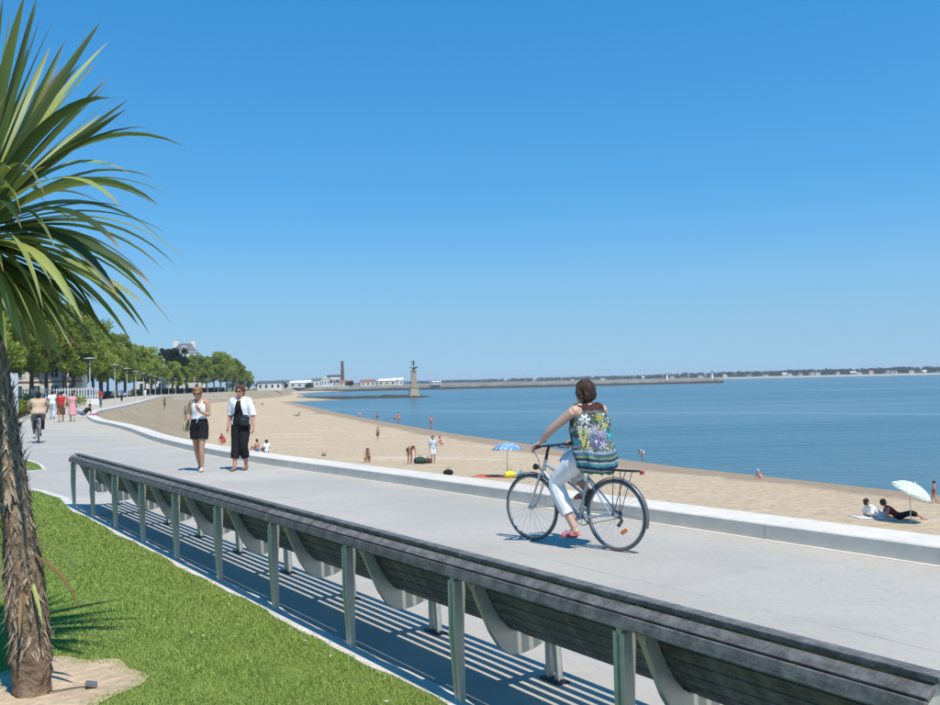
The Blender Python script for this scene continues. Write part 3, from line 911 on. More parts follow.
class Figure:
    def __init__(f, name, label, J, loc, rz, s=1.0, girth=1.0, skin=SK_TAN, vox=.012, group=None, look=(0, 1, 0), side=(1, 0, 0), cat='person', fdir=None):
        f.J = J; f.s = s; f.g = girth; f.vox = vox; f.side = Vector(side).normalized(); f.look = Vector(look).normalized(); f.skin = skin
        f.fdir = fdir or {}
        f.root = thing('person', label, cat, loc, rz, group)
    def torso(f, mb, inf=0.0, t0=0.0, t1=1.0, flare=0.0, neck=True):
        J, s, g = f.J, f.s, f.g
        pel, ch, nk = J['pel'], J['chest'], J['neck']
        P = [pel + (pel - ch).normalized() * .09 * s, pel, lerp(pel, ch, .32), lerp(pel, ch, .62), ch, lerp(ch, nk, .45), lerp(ch, nk, .78), nk]
        Rx = [.125, .168, .150, .133, .150, .158, .120, .058]
        Ry = [.085, .115, .100, .092, .108, .100, .078, .056]
        rad = [((x * s * g + inf), (y * s * g + inf)) for x, y in zip(Rx, Ry)]
        n = len(P); i0 = t0 * (n - 1); i1 = t1 * (n - 1)
        pts = []; rr = []
        for k in range(15):
            q = i0 + (i1 - i0) * k / 14; i = min(int(q), n - 2); u = q - i
            pts.append(lerp(P[i], P[i + 1], u)); fl = flare * max(0, 1 - k / 5)
            rr.append((rad[i][0] + (rad[i + 1][0] - rad[i][0]) * u + fl, rad[i][1] + (rad[i + 1][1] - rad[i][1]) * u + fl))
        mb.tube(pts, rr, 18, side=f.side)
    def limb(f, mb, a, b, c, radii, inf=0.0, t1=1.0, seg=12, flare=0.0):
        """a to b to c (shoulder, elbow, wrist); radii at 0, .5, 1, 1.25, 2; t1 is the reach: 0.5 is the middle joint"""
        J, s = f.J, f.s * (0.5 + 0.5 * f.g)
        A, B, C_ = J[a], J[b], J[c]
        K = [0, .22, .5, .62, 1.0]
        pts, rr = [], []
        n = 12
        for k in range(n + 1):
            q = t1 * k / n
            base = lerp(A, B, q / .5) if q <= .5 else lerp(B, C_, (q - .5) / .5)
            if .40 < q < .60:          # round the joint a little
                base = lerp(base, lerp(lerp(A, B, .8), lerp(B, C_, .2), (q - .40) / .20), .45)
            pts.append(base); rr.append(float(np.interp(q, K, radii)) * s + inf + flare * q / t1)
        mb.tube(pts, rr, seg)
    ARM = (.050, .046, .037, .037, .025)
    LEG = (.088, .080, .053, .056, .034)
    def head_neck(f, mb):
        J, s = f.J, f.s
        h, nk, lk = J['head'], J['neck'], f.look
        up = (h - nk).normalized()
        sd = lk.cross(V3(0, 0, 1)).normalized()
        uph = sd.cross(lk).normalized()
        Mh = Matrix((sd, lk, uph)).transposed()
        mb.tube([nk - up * .05 * s, lerp(nk, h, .45), h - uph * .03 * s], [.058 * s, .050 * s, .052 * s], 12)
        mb.ball(h + uph * .022 * s - lk * .012 * s, (.074 * s, .092 * s, .094 * s), 16, 12, Mh)
        mb.ball(h - uph * .035 * s + lk * .022 * s, (.057 * s, .064 * s, .078 * s), 14, 10, Mh)
        mb.tube([h + lk * .075 * s + uph * .012 * s, h + lk * .102 * s - uph * .022 * s, h + lk * .080 * s - uph * .034 * s], [.009 * s, .014 * s, .012 * s], 8)
        mb.ball(h + lk * .074 * s - uph * .062 * s, (.024 * s, .014 * s, .011 * s), 10, 6, Mh)
        for k in (-1, 1):
            mb.ball(h + sd * k * .074 * s - uph * .008 * s, (.010 * s, .020 * s, .031 * s), 8, 6, Mh)
        f.Mh, f.sd, f.uph = Mh, sd, uph
    def hand(f, mb, w, el, curl=0.5, palm_in=None):
        """palm, four unequal fingers and a thumb"""
        J, s = f.J, f.s
        W = J[w]; d = (f.fdir.get(w) or (J[w] - J[el])).normalized()
        pin = Vector(palm_in) if palm_in is not None else V3(0, -1, 0) if abs(d.y) < .8 else V3(0, 0, -1)
        pin = (pin - d * pin.dot(d)).normalized()           # the way the palm faces
        ac = d.cross(pin)                                   # across the knuckles
        if 'L' in w: ac = -ac
        mb.tube([W - d * .01 * s, W + d * .035 * s, W + d * .085 * s], [(.024 * s, .017 * s), (.036 * s, .015 * s), (.040 * s, .013 * s)], 12, side=ac)
        for i, L in enumerate((.070, .080, .074, .058)):
            b0 = W + d * .080 * s + ac * (.030 - .020 * i) * s
            d1 = (d + pin * curl * .7).normalized(); d2 = (d + pin * curl * 2.2).normalized()
            p1 = b0 + d1 * L * .5 * s; p2 = p1 + d2 * L * .5 * s
            mb.tube([b0, p1, p2], [.0095 * s, .009 * s, .0075 * s], 8)
        t0 = W + d * .030 * s + ac * .030 * s
        t1 = t0 + (d * .6 + ac * .7 + pin * .3).normalized() * .036 * s
        t2 = t1 + (d * .9 + ac * .1 + pin * (.3 + curl)).normalized() * .030 * s
        mb.tube([t0, t1, t2], [.013 * s, .011 * s, .009 * s], 8)
    def foot_dir(f, an, kn):
        if an in f.fdir: return f.fdir[an].normalized()
        d = f.look.copy(); d.z = 0
        return d.normalized()
    def foot(f, mb, an, kn, inf=0.0):
        J, s = f.J, f.s; A = J[an]; d = f.foot_dir(an, kn); dn = V3(0, 0, -1) if abs(d.z) < .7 else (J[an] - J[kn]).normalized()
        dn = (dn - d * dn.dot(d)).normalized()
        sdv = d.cross(dn)
        mb.tube([A - d * .045 * s + dn * .045 * s, A + dn * .042 * s, A + d * .07 * s + dn * .050 * s, A + d * .125 * s + dn * .058 * s, A + d * .170 * s + dn * .063 * s],
                [(.026 * s + inf, .024 * s + inf), (.032 * s + inf, .034 * s + inf), (.038 * s + inf, .024 * s + inf), (.040 * s + inf, .017 * s + inf), (.022 * s + inf, .010 * s + inf)], 12, side=sdv)
        mb.ball(A + dn * .012 * s, (.034 * s, .034 * s, .036 * s), 10, 8)
    def body(f, curl=(0.5, 0.5), palms=(None, None), hands=True):
        mb = MB()
        f.torso(mb, 0.0)
        f.head_neck(mb)
        for k, pm, cu in (('L', palms[0], curl[0]), ('R', palms[1], curl[1])):
            J = f.J; s = f.s
            mb.ball(lerp(J['sh' + k], J['neck'], .12), .056 * s * (0.5 + .5 * f.g), 12, 8)
            mb.tube([J['sh' + k], lerp(J['sh' + k], J['neck'], .5) + V3(0, 0, .012 * s), J['neck'] - (J['neck'] - J['chest']).normalized() * .02 * s], [.050 * s, .050 * s, .046 * s], 10)
            f.limb(mb, 'sh' + k, 'el' + k, 'wr' + k, f.ARM)
            if hands: f.hand(mb, 'wr' + k, 'el' + k, cu, pm)
            else: mb.ball(J['wr' + k] + (J['wr' + k] - J['el' + k]).normalized() * .05 * s, (.03 * s,) * 3, 8, 6)
            mb.ball(lerp(J['hi' + k], J['pel'], .2), .098 * s * f.g, 12, 8)
            f.limb(mb, 'hi' + k, 'kn' + k, 'an' + k, f.LEG)
            f.foot(mb, 'an' + k, 'kn' + k)
        f.body_o = remesh(mb, 'body', f.skin, f.root, f.vox, 2 if f.vox < .01 else 1)
        return f
    def hair(f, m, kind='short', name='hair'):
        J, s = f.J, f.s; h, lk, up, sd = J['head'], f.look, f.uph, f.sd; Mh = f.Mh
        mb = MB()
        mb.ball(h + up * .034 * s - lk * .022 * s, (.085 * s, .097 * s, .094 * s), 16, 12, Mh)
        mb.ball(h - lk * .048 * s - up * .022 * s, (.076 * s, .060 * s, .086 * s), 14, 10, Mh)
        if kind == 'fluffy':
            r2 = random.Random(3)
            for i in range(26):
                th = r2.uniform(0, 2 * PI); ph = r2.uniform(.1, 1.5)
                q = sd * math.cos(th) * math.sin(ph) + lk * (math.sin(th) * math.sin(ph) * .9 - .25) + up * math.cos(ph)
                mb.ball(h + up * .03 * s + q * .082 * s, .022 * s, 8, 6)
        if kind == 'bob':
            for k in (-1, 1):
                mb.tube([h + sd * k * .070 * s + up * .05 * s, h + sd * k * .080 * s - up * .01 * s - lk * .02 * s, h + sd * k * .072 * s - up * .055 * s - lk * .03 * s], [.032 * s, .038 * s, .030 * s], 10)
            mb.tube([h - lk * .06 * s + up * .04 * s, h - lk * .085 * s - up * .02 * s, h - lk * .070 * s - up * .070 * s], [(.078 * s, .042 * s), (.086 * s, .038 * s), (.080 * s, .026 * s)], 14, side=sd)
        if kind == 'bun':
            mb.ball(h - lk * .085 * s + up * .055 * s, .036 * s, 10, 8)
        o = remesh(mb, name, m, f.root, min(f.vox, .010), 1)
        # ragged strands: push the surface in and out
        # loose locks that follow the head and end raggedly
        r3 = random.Random(len(f.root.name) + int(h.x * 1000)); lk_b = MB(); nst = 420 if f.vox < .011 else 60
        end0 = {'bob': 2.15, 'fluffy': 1.75, 'short': 1.75, 'bun': 1.7}[kind]
        for i in range(nst):
            th = r3.uniform(0, 2 * PI); fr = math.sin(th)                  # fr = 1 points to the face
            e = end0 * r3.uniform(.85, 1.08) if fr < .45 else r3.uniform(.75, 1.05)
            ph0 = r3.uniform(.05, .9); off = r3.uniform(.99, 1.07); sw = r3.uniform(-.25, .25); pts = []
            for k in range(7):
                ph = ph0 + (e - ph0) * k / 6; t_ = th + sw * k / 6
                rr_ = off * (1 + (.05 * k / 6 if kind == 'fluffy' else .02 * k / 6) * r3.uniform(.3, 1.6))
                sp_ = math.sin(min(ph, 1.75))
                pts.append(h + up * (.032 + .098 * rr_ * math.cos(ph)) * s - lk * .024 * s + sd * (.088 * rr_ * sp_ * math.cos(t_)) * s + lk * (.099 * rr_ * sp_ * math.sin(t_)) * s)
            lk_b.tube(pts, [(.0045 * s, .0018 * s)] * 4 + [(.004 * s, .0016 * s), (.003 * s, .0012 * s), (.001 * s, .0008 * s)], 4)
        lk_b.build('hair_locks', m, o, smooth=True)
        push(o, lambda x, y, z: (.008 if kind == 'fluffy' else .004) * s * vnoise(x * 60, y * 60, z * 22))
        return f
    def top(f, m, t0=0.0, t1=.93, sleeve=0.0, inf=.012, flare=0.0, name='shirt', sflare=.01):
        mb = MB(); J, s = f.J, f.s
        f.torso(mb, inf, t0, t1, flare)
        for k in 'LR':
            if sleeve is not None:
                mb.tube([lerp(J['sh' + k], J['neck'], .05), lerp(J['sh' + k], J['neck'], .45) + V3(0, 0, .012 * s), lerp(J['sh' + k], J['neck'], .8)], [.050 * s + inf * .7, .050 * s + inf * .6, .042 * s + inf * .5], 10)
            if sleeve:
                mb.ball(J['sh' + k], .056 * s + inf, 12, 8)
                f.limb(mb, 'sh' + k, 'el' + k, 'wr' + k, f.ARM, inf, sleeve, flare=sflare)
        o = remesh(mb, name, m, f.root, f.vox, 1)
        wr(o, .005 * s, 14)
        return o
    def trousers(f, m, t1=.95, inf=.012, flare=0.0, name='trousers', hip=.30):
        mb = MB(); J, s = f.J, f.s
        f.torso(mb, inf * .8, 0.0, hip)
        for k in 'LR':
            mb.ball(lerp(J['hi' + k], J['pel'], .2), .098 * s * f.g + inf, 12, 8)
            f.limb(mb, 'hi' + k, 'kn' + k, 'an' + k, f.LEG, inf, t1, flare=flare)
        o = remesh(mb, name, m, f.root, f.vox, 1)
        wr(o, .005 * s, 12)
        return o
    def skirt(f, m, drop=.45, flare=.10, name='skirt', top_=.30):
        mb = MB(); J, s, g = f.J, f.s, f.g
        a = lerp(J['pel'], J['chest'], top_); 
        pts = [a, J['pel'], J['pel'] - V3(0, 0, drop * .5 * s), J['pel'] - V3(0, 0, drop * s)]
        mb.tube(pts, [(.150 * s * g + .01, .105 * s * g + .01), (.180 * s * g, .130 * s * g), (.185 * s * g + flare * .5, .145 * s * g + flare * .5), (.185 * s * g + flare, .15 * s * g + flare)], 18, side=f.side)
        o = remesh(mb, name, m, f.root, f.vox, 1); wr(o, .007 * s, 10); return o
    def shoes(f, m, inf=.006):
        for k in 'LR':
            mb = MB(); f.foot(mb, 'an' + k, 'kn' + k, inf)
            remesh(mb, 'shoe', m, f.root, min(f.vox, .012), 1)
        return f
    def glasses(f):
        h, lk, up, sd, s = f.J['head'], f.look, f.uph, f.sd, f.s
        mb = MB()
        for k in (-1, 1):
            mb.ball(h + lk * .082 * s + sd * k * .033 * s + up * .012 * s, (.028 * s, .008 * s, .020 * s), 10, 6, f.Mh)
            mb.tube([h + lk * .080 * s + sd * k * .058 * s + up * .016 * s, h + sd * k * .078 * s + up * .012 * s], .004 * s, 6)
        mb.tube([h + lk * .09 * s - sd * .012 * s + up * .016 * s, h + lk * .09 * s + sd * .012 * s + up * .016 * s], .004 * s, 6)
        mb.build('sunglasses', mat('dark_lens', (.02, .008, .008), .12, .2, 20), f.root, smooth=True)
        return f
    def face(f):
        h, lk, up, sd, s = f.J['head'], f.look, f.uph, f.sd, f.s
        for k in (-1, 1):
            MB().ball(h + lk * .076 * s + sd * k * .031 * s + up * .010 * s, .012 * s, 8, 6).build('eye', mat('eye', (.10, .07, .05), .2, .2, 30), f.root, smooth=True)
        MB().ball(h + lk * .084 * s - up * .062 * s, (.022 * s, .008 * s, .008 * s), 8, 6, f.Mh).build('lips', mat('lips', (.40, .13, .11), .5, .1, 30), f.root, smooth=True)
        return f
def push(o, fn):
    """move every vertex along its normal by fn(position)"""
    me = o.data; n = len(me.vertices)
    co = np.empty(n * 3, np.float32); me.vertices.foreach_get('co', co)
    no = np.empty(n * 3, np.float32); me.vertex_normals.foreach_get('vector', no)
    co = co.reshape(-1, 3); no = no.reshape(-1, 3)
    d = np.array([fn(float(q[0]), float(q[1]), float(q[2])) for q in co], np.float32)
    me.vertices.foreach_set('co', (co + no * d[:, None]).reshape(-1)); me.update()
def wr(o, amp, fr):
    """cloth folds"""
    push(o, lambda x, y, z: amp * (vnoise(x * fr, y * fr, z * fr * .6) + .5 * vnoise(x * fr * 2.3, y * fr * 2.3, z * fr * 1.2)))

# ------------------------------------------------------------------ bicycles
M_PAINT = mat('pale_blue_silver_paint', (.42, .50, .55), .28, .06, 12, metal=.55)
M_CHROME = mat('bright_metal', (.62, .62, .62), .25, .08, 30, metal=.95)
M_RUB = mat('black_rubber', (.018, .018, .019), .75, .25, 40)
M_BLK = mat('black_plastic', (.015, .015, .016), .4, .25, 30)
M_TYRE = mat('greyish_tyre', (.10, .105, .095), .8, .25, 40)
M_REDR = mat('red_reflector', (.30, .025, .02), .2, .1, 40)
M_ORR = mat('orange_reflector', (.80, .20, .02), .25, .1, 40)
ME_SPOKE = {}
def wheel(root, x, Rw, rack=False, spokes=32, spin=0.0, orange=True):
    w = bpy.data.objects.new('wheel', None); COL.objects.link(w); w.parent = root; w.location = (x, 0, Rw); w.rotation_euler = (0, spin, 0)
    w.empty_display_size = .1
    MB().torus((0, 0, 0), Rw - .0145, (.0145, .0145), nu=56, nv=10).build('tyre', M_TYRE, w, smooth=True)
    MB().torus((0, 0, 0), Rw - .037, (.008, .010), nu=56, nv=8).build('rim', mat('rim_alloy', (.50, .50, .49), .45, .08, 30, metal=.5), w, smooth=True)
    MB().tube([(0, -.045, 0), (0, -.03, 0), (0, .03, 0), (0, .045, 0)], [.016, .022, .022, .016], 14).build('hub', M_CHROME, w, smooth=True)
    if 'm' not in ME_SPOKE:
        ME_SPOKE['m'] = MB().tube([(0, 0, 0), (0, 0, 1)], .0011, 5).mesh('spoke', mat('spoke_steel', (.40, .40, .40), .55, .1, 30, metal=.6))
    for i in range(spokes):
        a = 2 * PI * i / spokes; sd = 1 if i % 2 else -1; off = .5 * (1 if (i // 2) % 2 else -1)
        p0 = V3(.020 * math.cos(a + off), sd * .028, .020 * math.sin(a + off)); p1 = V3((Rw - .048) * math.cos(a), 0, (Rw - .048) * math.sin(a))
        o = link_mesh('spoke', ME_SPOKE['m'], w)
        d = p1 - p0
        o.rotation_mode = 'QUATERNION'; o.rotation_quaternion = d.to_track_quat('Z', 'Y'); o.location = p0; o.scale = (1, 1, d.length)
    if orange:
        for a in (R(-120),):
            MB().box((Rw * .5 * math.cos(a), 0, Rw * .5 * math.sin(a)), (.036, .016, .080), Matrix.Rotation(-a, 3, 'Y')).build('spoke_reflector', M_ORR, w, bevel=.004)
    return w
def bicycle(label, loc, rz, crank=R(-90), simple=False, group=None, paint=M_PAINT):
    """local x is forward, y left, z up; the rear tyre touches the ground at the origin"""
    root = thing('bicycle', label, 'bicycle', loc, rz, group)
    Rw = .345; WB = 1.05
    rh, fh, bb = V3(0, 0, Rw), V3(WB, 0, Rw), V3(.44, 0, .285)
    st = V3(.315, 0, .70); ht, hb = V3(.845, 0, .845), V3(.885, 0, .700)
    wheel(root, 0, Rw, spokes=16 if simple else 32, spin=0, orange=not simple); wheel(root, WB, Rw, spokes=16 if simple else 32, spin=.9, orange=False)
    fr = MB()
    fr.tube([bb, st], .0165, 10); fr.tube([hb + V3(-.005, 0, .02), bb], .019, 10); fr.tube([ht + V3(.01, 0, -.045), lerp(bb, st, .55)], .014, 10); fr.tube([ht, hb], .020, 12)
    for k in (-1, 1):
        fr.tube([bb + V3(-.02, k * .03, 0), V3(.02, k * .058, Rw)], .0095, 8); fr.tube([st + V3(0, k * .015, -.02), V3(.02, k * .058, Rw)], .0085, 8)
    fr.tube([bb + V3(0, -.035, 0), bb + V3(0, .035, 0)], .024, 12)
    fr.build('frame', paint, root, smooth=True)
    fk = MB()
    for k in (-1, 1):
        fk.tube([hb + V3(.008, k * .046, -.01), V3(.925, k * .052, .60), V3(.985, k * .054, .46), fh + V3(0, k * .054, 0)], [.015, .013, .011, .009], 8)
    fk.tube([hb + V3(.006, -.052, -.01), hb + V3(.006, .052, -.01)], .015, 8)
    fk.build('fork', M_CHROME, root, smooth=True)
    hbar = V3(.800, 0, .985)
    MB().tube([ht + V3(0, 0, -.01), V3(.825, 0, .925), hbar], [.014, .016, .014], 10).build('stem', M_BLK, root, smooth=True)
    bar = MB().tube([hbar + V3(-.075, -.285, .005), hbar + V3(-.035, -.20, .004), hbar + V3(0, -.08, 0), hbar + V3(0, .08, 0), hbar + V3(-.035, .20, .004), hbar + V3(-.075, .285, .005)], .0115, 10)
    bar.build('handlebar', M_BLK, root, smooth=True)
    for k in (-1, 1):
        MB().tube([hbar + V3(-.030, k * .19, .004), hbar + V3(-.078, k * .292, .005)], [.0165, .0175], 10).build('grip', M_RUB, root, smooth=True)
        MB().tube([hbar + V3(-.010, k * .15, -.006), hbar + V3(.030, k * .175, -.022), hbar + V3(.010, k * .265, -.040)], [.010, .007, .006], 8).build('brake_lever', M_BLK if not simple else M_CHROME, root, smooth=True)
        if not simple:
            MB().tube([hbar + V3(.02, k * .16, -.01), hbar + V3(.115, k * .12, -.03), hbar + V3(.105, k * .05, -.14), V3(.90, k * .015, .72)], .0035, 6).build('cable', M_BLK, root, smooth=True)
    sp = MB().tube([lerp(bb, st, .9), V3(.275, 0, .83)], .0125, 10); sp.build('seat_post', M_CHROME, root, smooth=True)
    sd = MB(); sd.tube([(.16, 0, .855), (.19, 0, .862), (.25, 0, .862), (.33, 0, .858), (.41, 0, .852), (.44, 0, .845)], [(.07, .02), (.098, .032), (.085, .032), (.045, .026), (.026, .022), (.014, .014)], 14, side=(0, 1, 0))
    sd.build('saddle', M_BLK, root, smooth=True)
    # mudguards
    def guard(c, a0, a1):
        m = MB(); n = 26; vs = []
        for i in range(n + 1):
            a = a0 + (a1 - a0) * i / n
            for w_, rr in ((-.026, Rw + .008), (-.014, Rw + .018), (.014, Rw + .018), (.026, Rw + .008), (.012, Rw + .014), (-.012, Rw + .014)):
                vs.append(c + V3(rr * math.cos(a), w_, rr * math.sin(a)))
        fs = [(i * 6 + k, i * 6 + (k + 1) % 6, (i + 1) * 6 + (k + 1) % 6, (i + 1) * 6 + k) for i in range(n) for k in range(6)] + [(5, 4, 3, 2, 1, 0), tuple(range(n * 6, n * 6 + 6))]
        m.add(vs, fs)
        for s_ in (-1, 1):
            m.tube([c + V3(0, s_ * .056, 0), c + V3((Rw + .010) * math.cos(a1 - .2), s_ * .026, (Rw + .010) * math.sin(a1 - .2))], .0022, 5)
        m.build('mudguard', mat('mudguard_grey', (.11, .115, .12), .4, .1, 20), root, smooth=True)
    guard(fh, R(52), R(186)); guard(rh, R(20), R(196))
    # carrier
    rk = MB()
    z = .775
    rk.tube([(.28, .03, .73), (.20, .055, z), (-.10, .06, z), (-.26, .055, z), (-.285, 0, z), (-.26, -.055, z), (-.10, -.06, z), (.20, -.055, z), (.28, -.03, .73)], .0055, 6)
    for x in (.12, 0, -.13): rk.tube([(x, -.058, z), (x, .058, z)], .0045, 6)
    rk.tube([(.20, 0, z), (-.285, 0, z)], .0045, 6)
    for k in (-1, 1):
        rk.tube([(-.02, k * .058, z), (.0, k * .062, Rw)], .0045, 6); rk.tube([(-.16, k * .058, z), (-.005, k * .062, Rw)], .0045, 6)
    rk.build('carrier', M_BLK, root, smooth=True)
    MB().box((-.305, 0, z - .012), (.018, .062, .030)).build('rear_light', M_REDR, root, bevel=.005)
    MB().tube([(.955, 0, .76), (.99, 0, .762), (1.0, 0, .762)], [.022, .034, .030], 12).build('headlight', M_BLK, root, smooth=True)
    MB().tube([V3(.892, 0, .715), V3(.955, 0, .757)], .005, 6).build('lamp_bracket', M_BLK, root)
    # crank, chain, gears: right side is the drive side
    cr = MB().torus(bb + V3(0, -.05, 0), .082, (.006, .003), nu=32, nv=6)
    for i in range(5):
        a = 2 * PI * i / 5; cr.tube([bb + V3(0, -.05, 0), bb + V3(.08 * math.cos(a), -.05, .08 * math.sin(a))], .005, 6)
    cr.build('chainring', M_CHROME, root)
    for k, a in ((1, crank), (-1, crank + PI)):
        e = bb + V3(.17 * math.cos(a), k * .075, .17 * math.sin(a))
        MB().tube([bb + V3(0, k * .06, 0), e], [.013, .010], 8).build('crank_arm', M_CHROME, root, smooth=True)
        MB().box(e + V3(0, k * .055, 0), (.085, .085, .020)).build('pedal', M_BLK, root, bevel=.004)
    ch = MB()
    for s_ in (1, -1): ch.tube([bb + V3(0, -.05, s_ * .08), rh + V3(0, -.045, s_ * .035)], .0035, 5)
    ch.build('chain', M_DARKCH, root)
    MB().lathe([(.036, -.012), (.036, .012), (.02, .014)], 18).build('sprockets', M_DARKCH, root).matrix_local = Matrix.Translation(rh + V3(0, -.042, 0)) @ Matrix.Rotation(PI / 2, 4, 'X')
    MB().tube([rh + V3(.0, -.06, -.02), rh + V3(-.02, -.065, -.06), rh + V3(.02, -.06, -.115)], [.014, .016, .02], 8).build('derailleur', M_BLK, root, smooth=True)
    MB().tube([bb + V3(-.05, .03, .02), bb + V3(-.18, .10, -.03)], .006, 6).build('kickstand', M_BLK, root)
    if not simple:
        bt = lerp(bb, st, .45) + V3(-.055, 0, .01)
        MB().tube([bt + V3(0.02, 0, -.08), bt, bt + V3(-.03, 0, .09)], [.025, .028, .022], 12).build('lock_pouch', M_BLK, root, smooth=True)
    return root
M_DARKCH = mat('dark_chain_steel', (.08, .075, .07), .4, .2, 40, metal=.8)
# ------------------------------------------------------------------ the woman on the bicycle
HEAD_B = R(46.5)                                    # heading, left of straight ahead
BIKE_RZ = R(90) + HEAD_B
bike_loc = Vector((1.365, 9.05, 0))
bicycle('pale blue silver city bicycle with rear carrier ridden along the promenade', bike_loc, BIKE_RZ)

def blouse_material():
    m, nt, b = new_mat('floral_blouse')
    co = coords(nt)
    sp = nt.nodes.new('ShaderNodeSeparateXYZ'); nt.links.new(co, sp.inputs[0])
    x0, y, z = sp.outputs
    x = mathn(nt, 'SUBTRACT', mathn(nt, 'MULTIPLY', x0, .66), mathn(nt, 'MULTIPLY', y, .75))      # across the back and the left flank
    n1 = noise_n(nt, co, 16, 3, 0.6, 0.5)
    n2 = noise_n(nt, co, 7, 3, 0.6, 0.8)
    c = ramp(nt, n2, [(0.30, (0.02, 0.055, 0.06)), (0.42, (0.09, 0.11, 0.10)), (0.50, (0.22, 0.23, 0.25)), (0.58, (0.035, 0.10, 0.09)), (0.68, (0.30, 0.30, 0.36))])
    c.node.color_ramp.interpolation = 'CONSTANT'
    vo = nt.nodes.new('ShaderNodeTexVoronoi'); vo.inputs['Scale'].default_value = 26; nt.links.new(co, vo.inputs['Vector'])
    vr = nt.nodes.new('ShaderNodeSeparateColor'); nt.links.new(vo.outputs['Color'], vr.inputs[0])
    small = ramp(nt, vr.outputs[0], [(0.0, (.03, .035, .03)), (.30, (.045, .10, .085)), (.45, (.34, .32, .40)), (.58, (.12, .13, .06)), (.70, (.42, .42, .10)), (.80, (.50, .50, .46)), (.90, (.05, .20, .26))])
    small.node.color_ramp.interpolation = 'CONSTANT'
    c = mix(nt, mathn(nt, 'LESS_THAN', vo.outputs['Distance'], .40), c, small)
    # printed flowers: (right, height, radius, petals, colour, heart)
    FL = [(-.070, 1.265, .066, 6, (.72, .72, .70), (.15, .12, .05)), (.075, 1.275, .058, 7, (.46, .45, .09), (.20, .25, .03)), (.030, 1.175, .062, 8, (.42, .36, .56), (.50, .45, .10)),
          (.030, 1.050, .072, 6, (.12, .10, .42), (.55, .60, .20)), (.100, 1.120, .055, 7, (.40, .36, .50), (.20, .18, .35)), (-.040, 1.150, .035, 5, (.75, .74, .70), (.1, .1, .1)),
          (.175, 1.10, .060, 6, (.02, .30, .36), (.05, .45, .50)), (-.16, 1.05, .055, 6, (.03, .25, .36), (.05, .40, .45)), (.01, 1.30, .03, 5, (.05, .05, .04), (.5, .5, .1)), (.13, 1.20, .04, 5, (.55, .55, .10), (.3, .3, .05)),
          (.10, 1.02, .045, 5, (.45, .42, .55), (.2, .2, .3)), (-.12, 1.17, .045, 6, (.60, .60, .52), (.2, .2, .1))]
    for fx, fz, r, k, col, hc in FL:
        dx = mathn(nt, 'SUBTRACT', x, fx); dz = mathn(nt, 'SUBTRACT', z, fz)
        d = mathn(nt, 'SQRT', mathn(nt, 'ADD', mathn(nt, 'MULTIPLY', dx, dx), mathn(nt, 'MULTIPLY', dz, dz)))
        an = mathn(nt, 'ARCTAN2', dz, dx)
        pet = mathn(nt, 'MULTIPLY_ADD', mathn(nt, 'COSINE', mathn(nt, 'MULTIPLY', an, float(k))), .36 * r, .62 * r)
        c = mix(nt, mathn(nt, 'MULTIPLY', mathn(nt, 'LESS_THAN', d, mathn(nt, 'MULTIPLY', pet, mathn(nt, 'MULTIPLY_ADD', n2, .7, .60))), .93), c, mix(nt, n1, col, tuple(q * .55 for q in col)))
        c = mix(nt, mathn(nt, 'LESS_THAN', d, r * .20), c, hc)
    # yellow stems
    for fx, w, ph in ((-.085, .011, 0.0), (-.060, .010, 1.3), (-.110, .008, 2.2)):
        q = mathn(nt, 'ABSOLUTE', mathn(nt, 'SUBTRACT', x, mathn(nt, 'MULTIPLY_ADD', mathn(nt, 'SINE', mathn(nt, 'MULTIPLY_ADD', z, 24.0, ph)), .018, fx)))
        msk = mathn(nt, 'MULTIPLY', mathn(nt, 'LESS_THAN', q, w), mathn(nt, 'MULTIPLY', mathn(nt, 'LESS_THAN', z, 1.17), mathn(nt, 'GREATER_THAN', z, .95)))
        c = mix(nt, mathn(nt, 'MULTIPLY', msk, mathn(nt, 'GREATER_THAN', n1, .44)), c, (.46, .43, .09))
    # wavy bands below, brown yoke above
    zw = mathn(nt, 'ADD', z, mathn(nt, 'MULTIPLY_ADD', mathn(nt, 'SINE', mathn(nt, 'MULTIPLY', x, 14.0)), .012, mathn(nt, 'MULTIPLY', n1, .03)))
    t = mathn(nt, 'MULTIPLY_ADD', zw, 1 / .26, -.715 / .26)
    bands = ramp(nt, t, [(0.0, (.28, .32, .06)), (0.13, (.04, .16, .15)), (0.24, (.30, .34, .30)), (0.31, (.025, .05, .09)), (0.42, (.05, .20, .25)), (0.54, (.30, .36, .33)), (0.61, (.025, .045, .08)), (0.71, (.16, .22, .12)), (0.80, (.05, .12, .18)), (0.91, (.26, .30, .31))])
    bands.node.color_ramp.interpolation = 'CONSTANT'
    c = mix(nt, mathn(nt, 'LESS_THAN', zw, .975), c, bands)
    c = mix(nt, mathn(nt, 'GREATER_THAN', z, mathn(nt, 'MULTIPLY_ADD', n2, .05, 1.325)), c, (.060, .022, .018))
    nt.links.new(c, b.inputs['Base Color'])
    b.inputs['Roughness'].default_value = .8
    b.inputs['Specular IOR Level'].default_value = .2
    return m
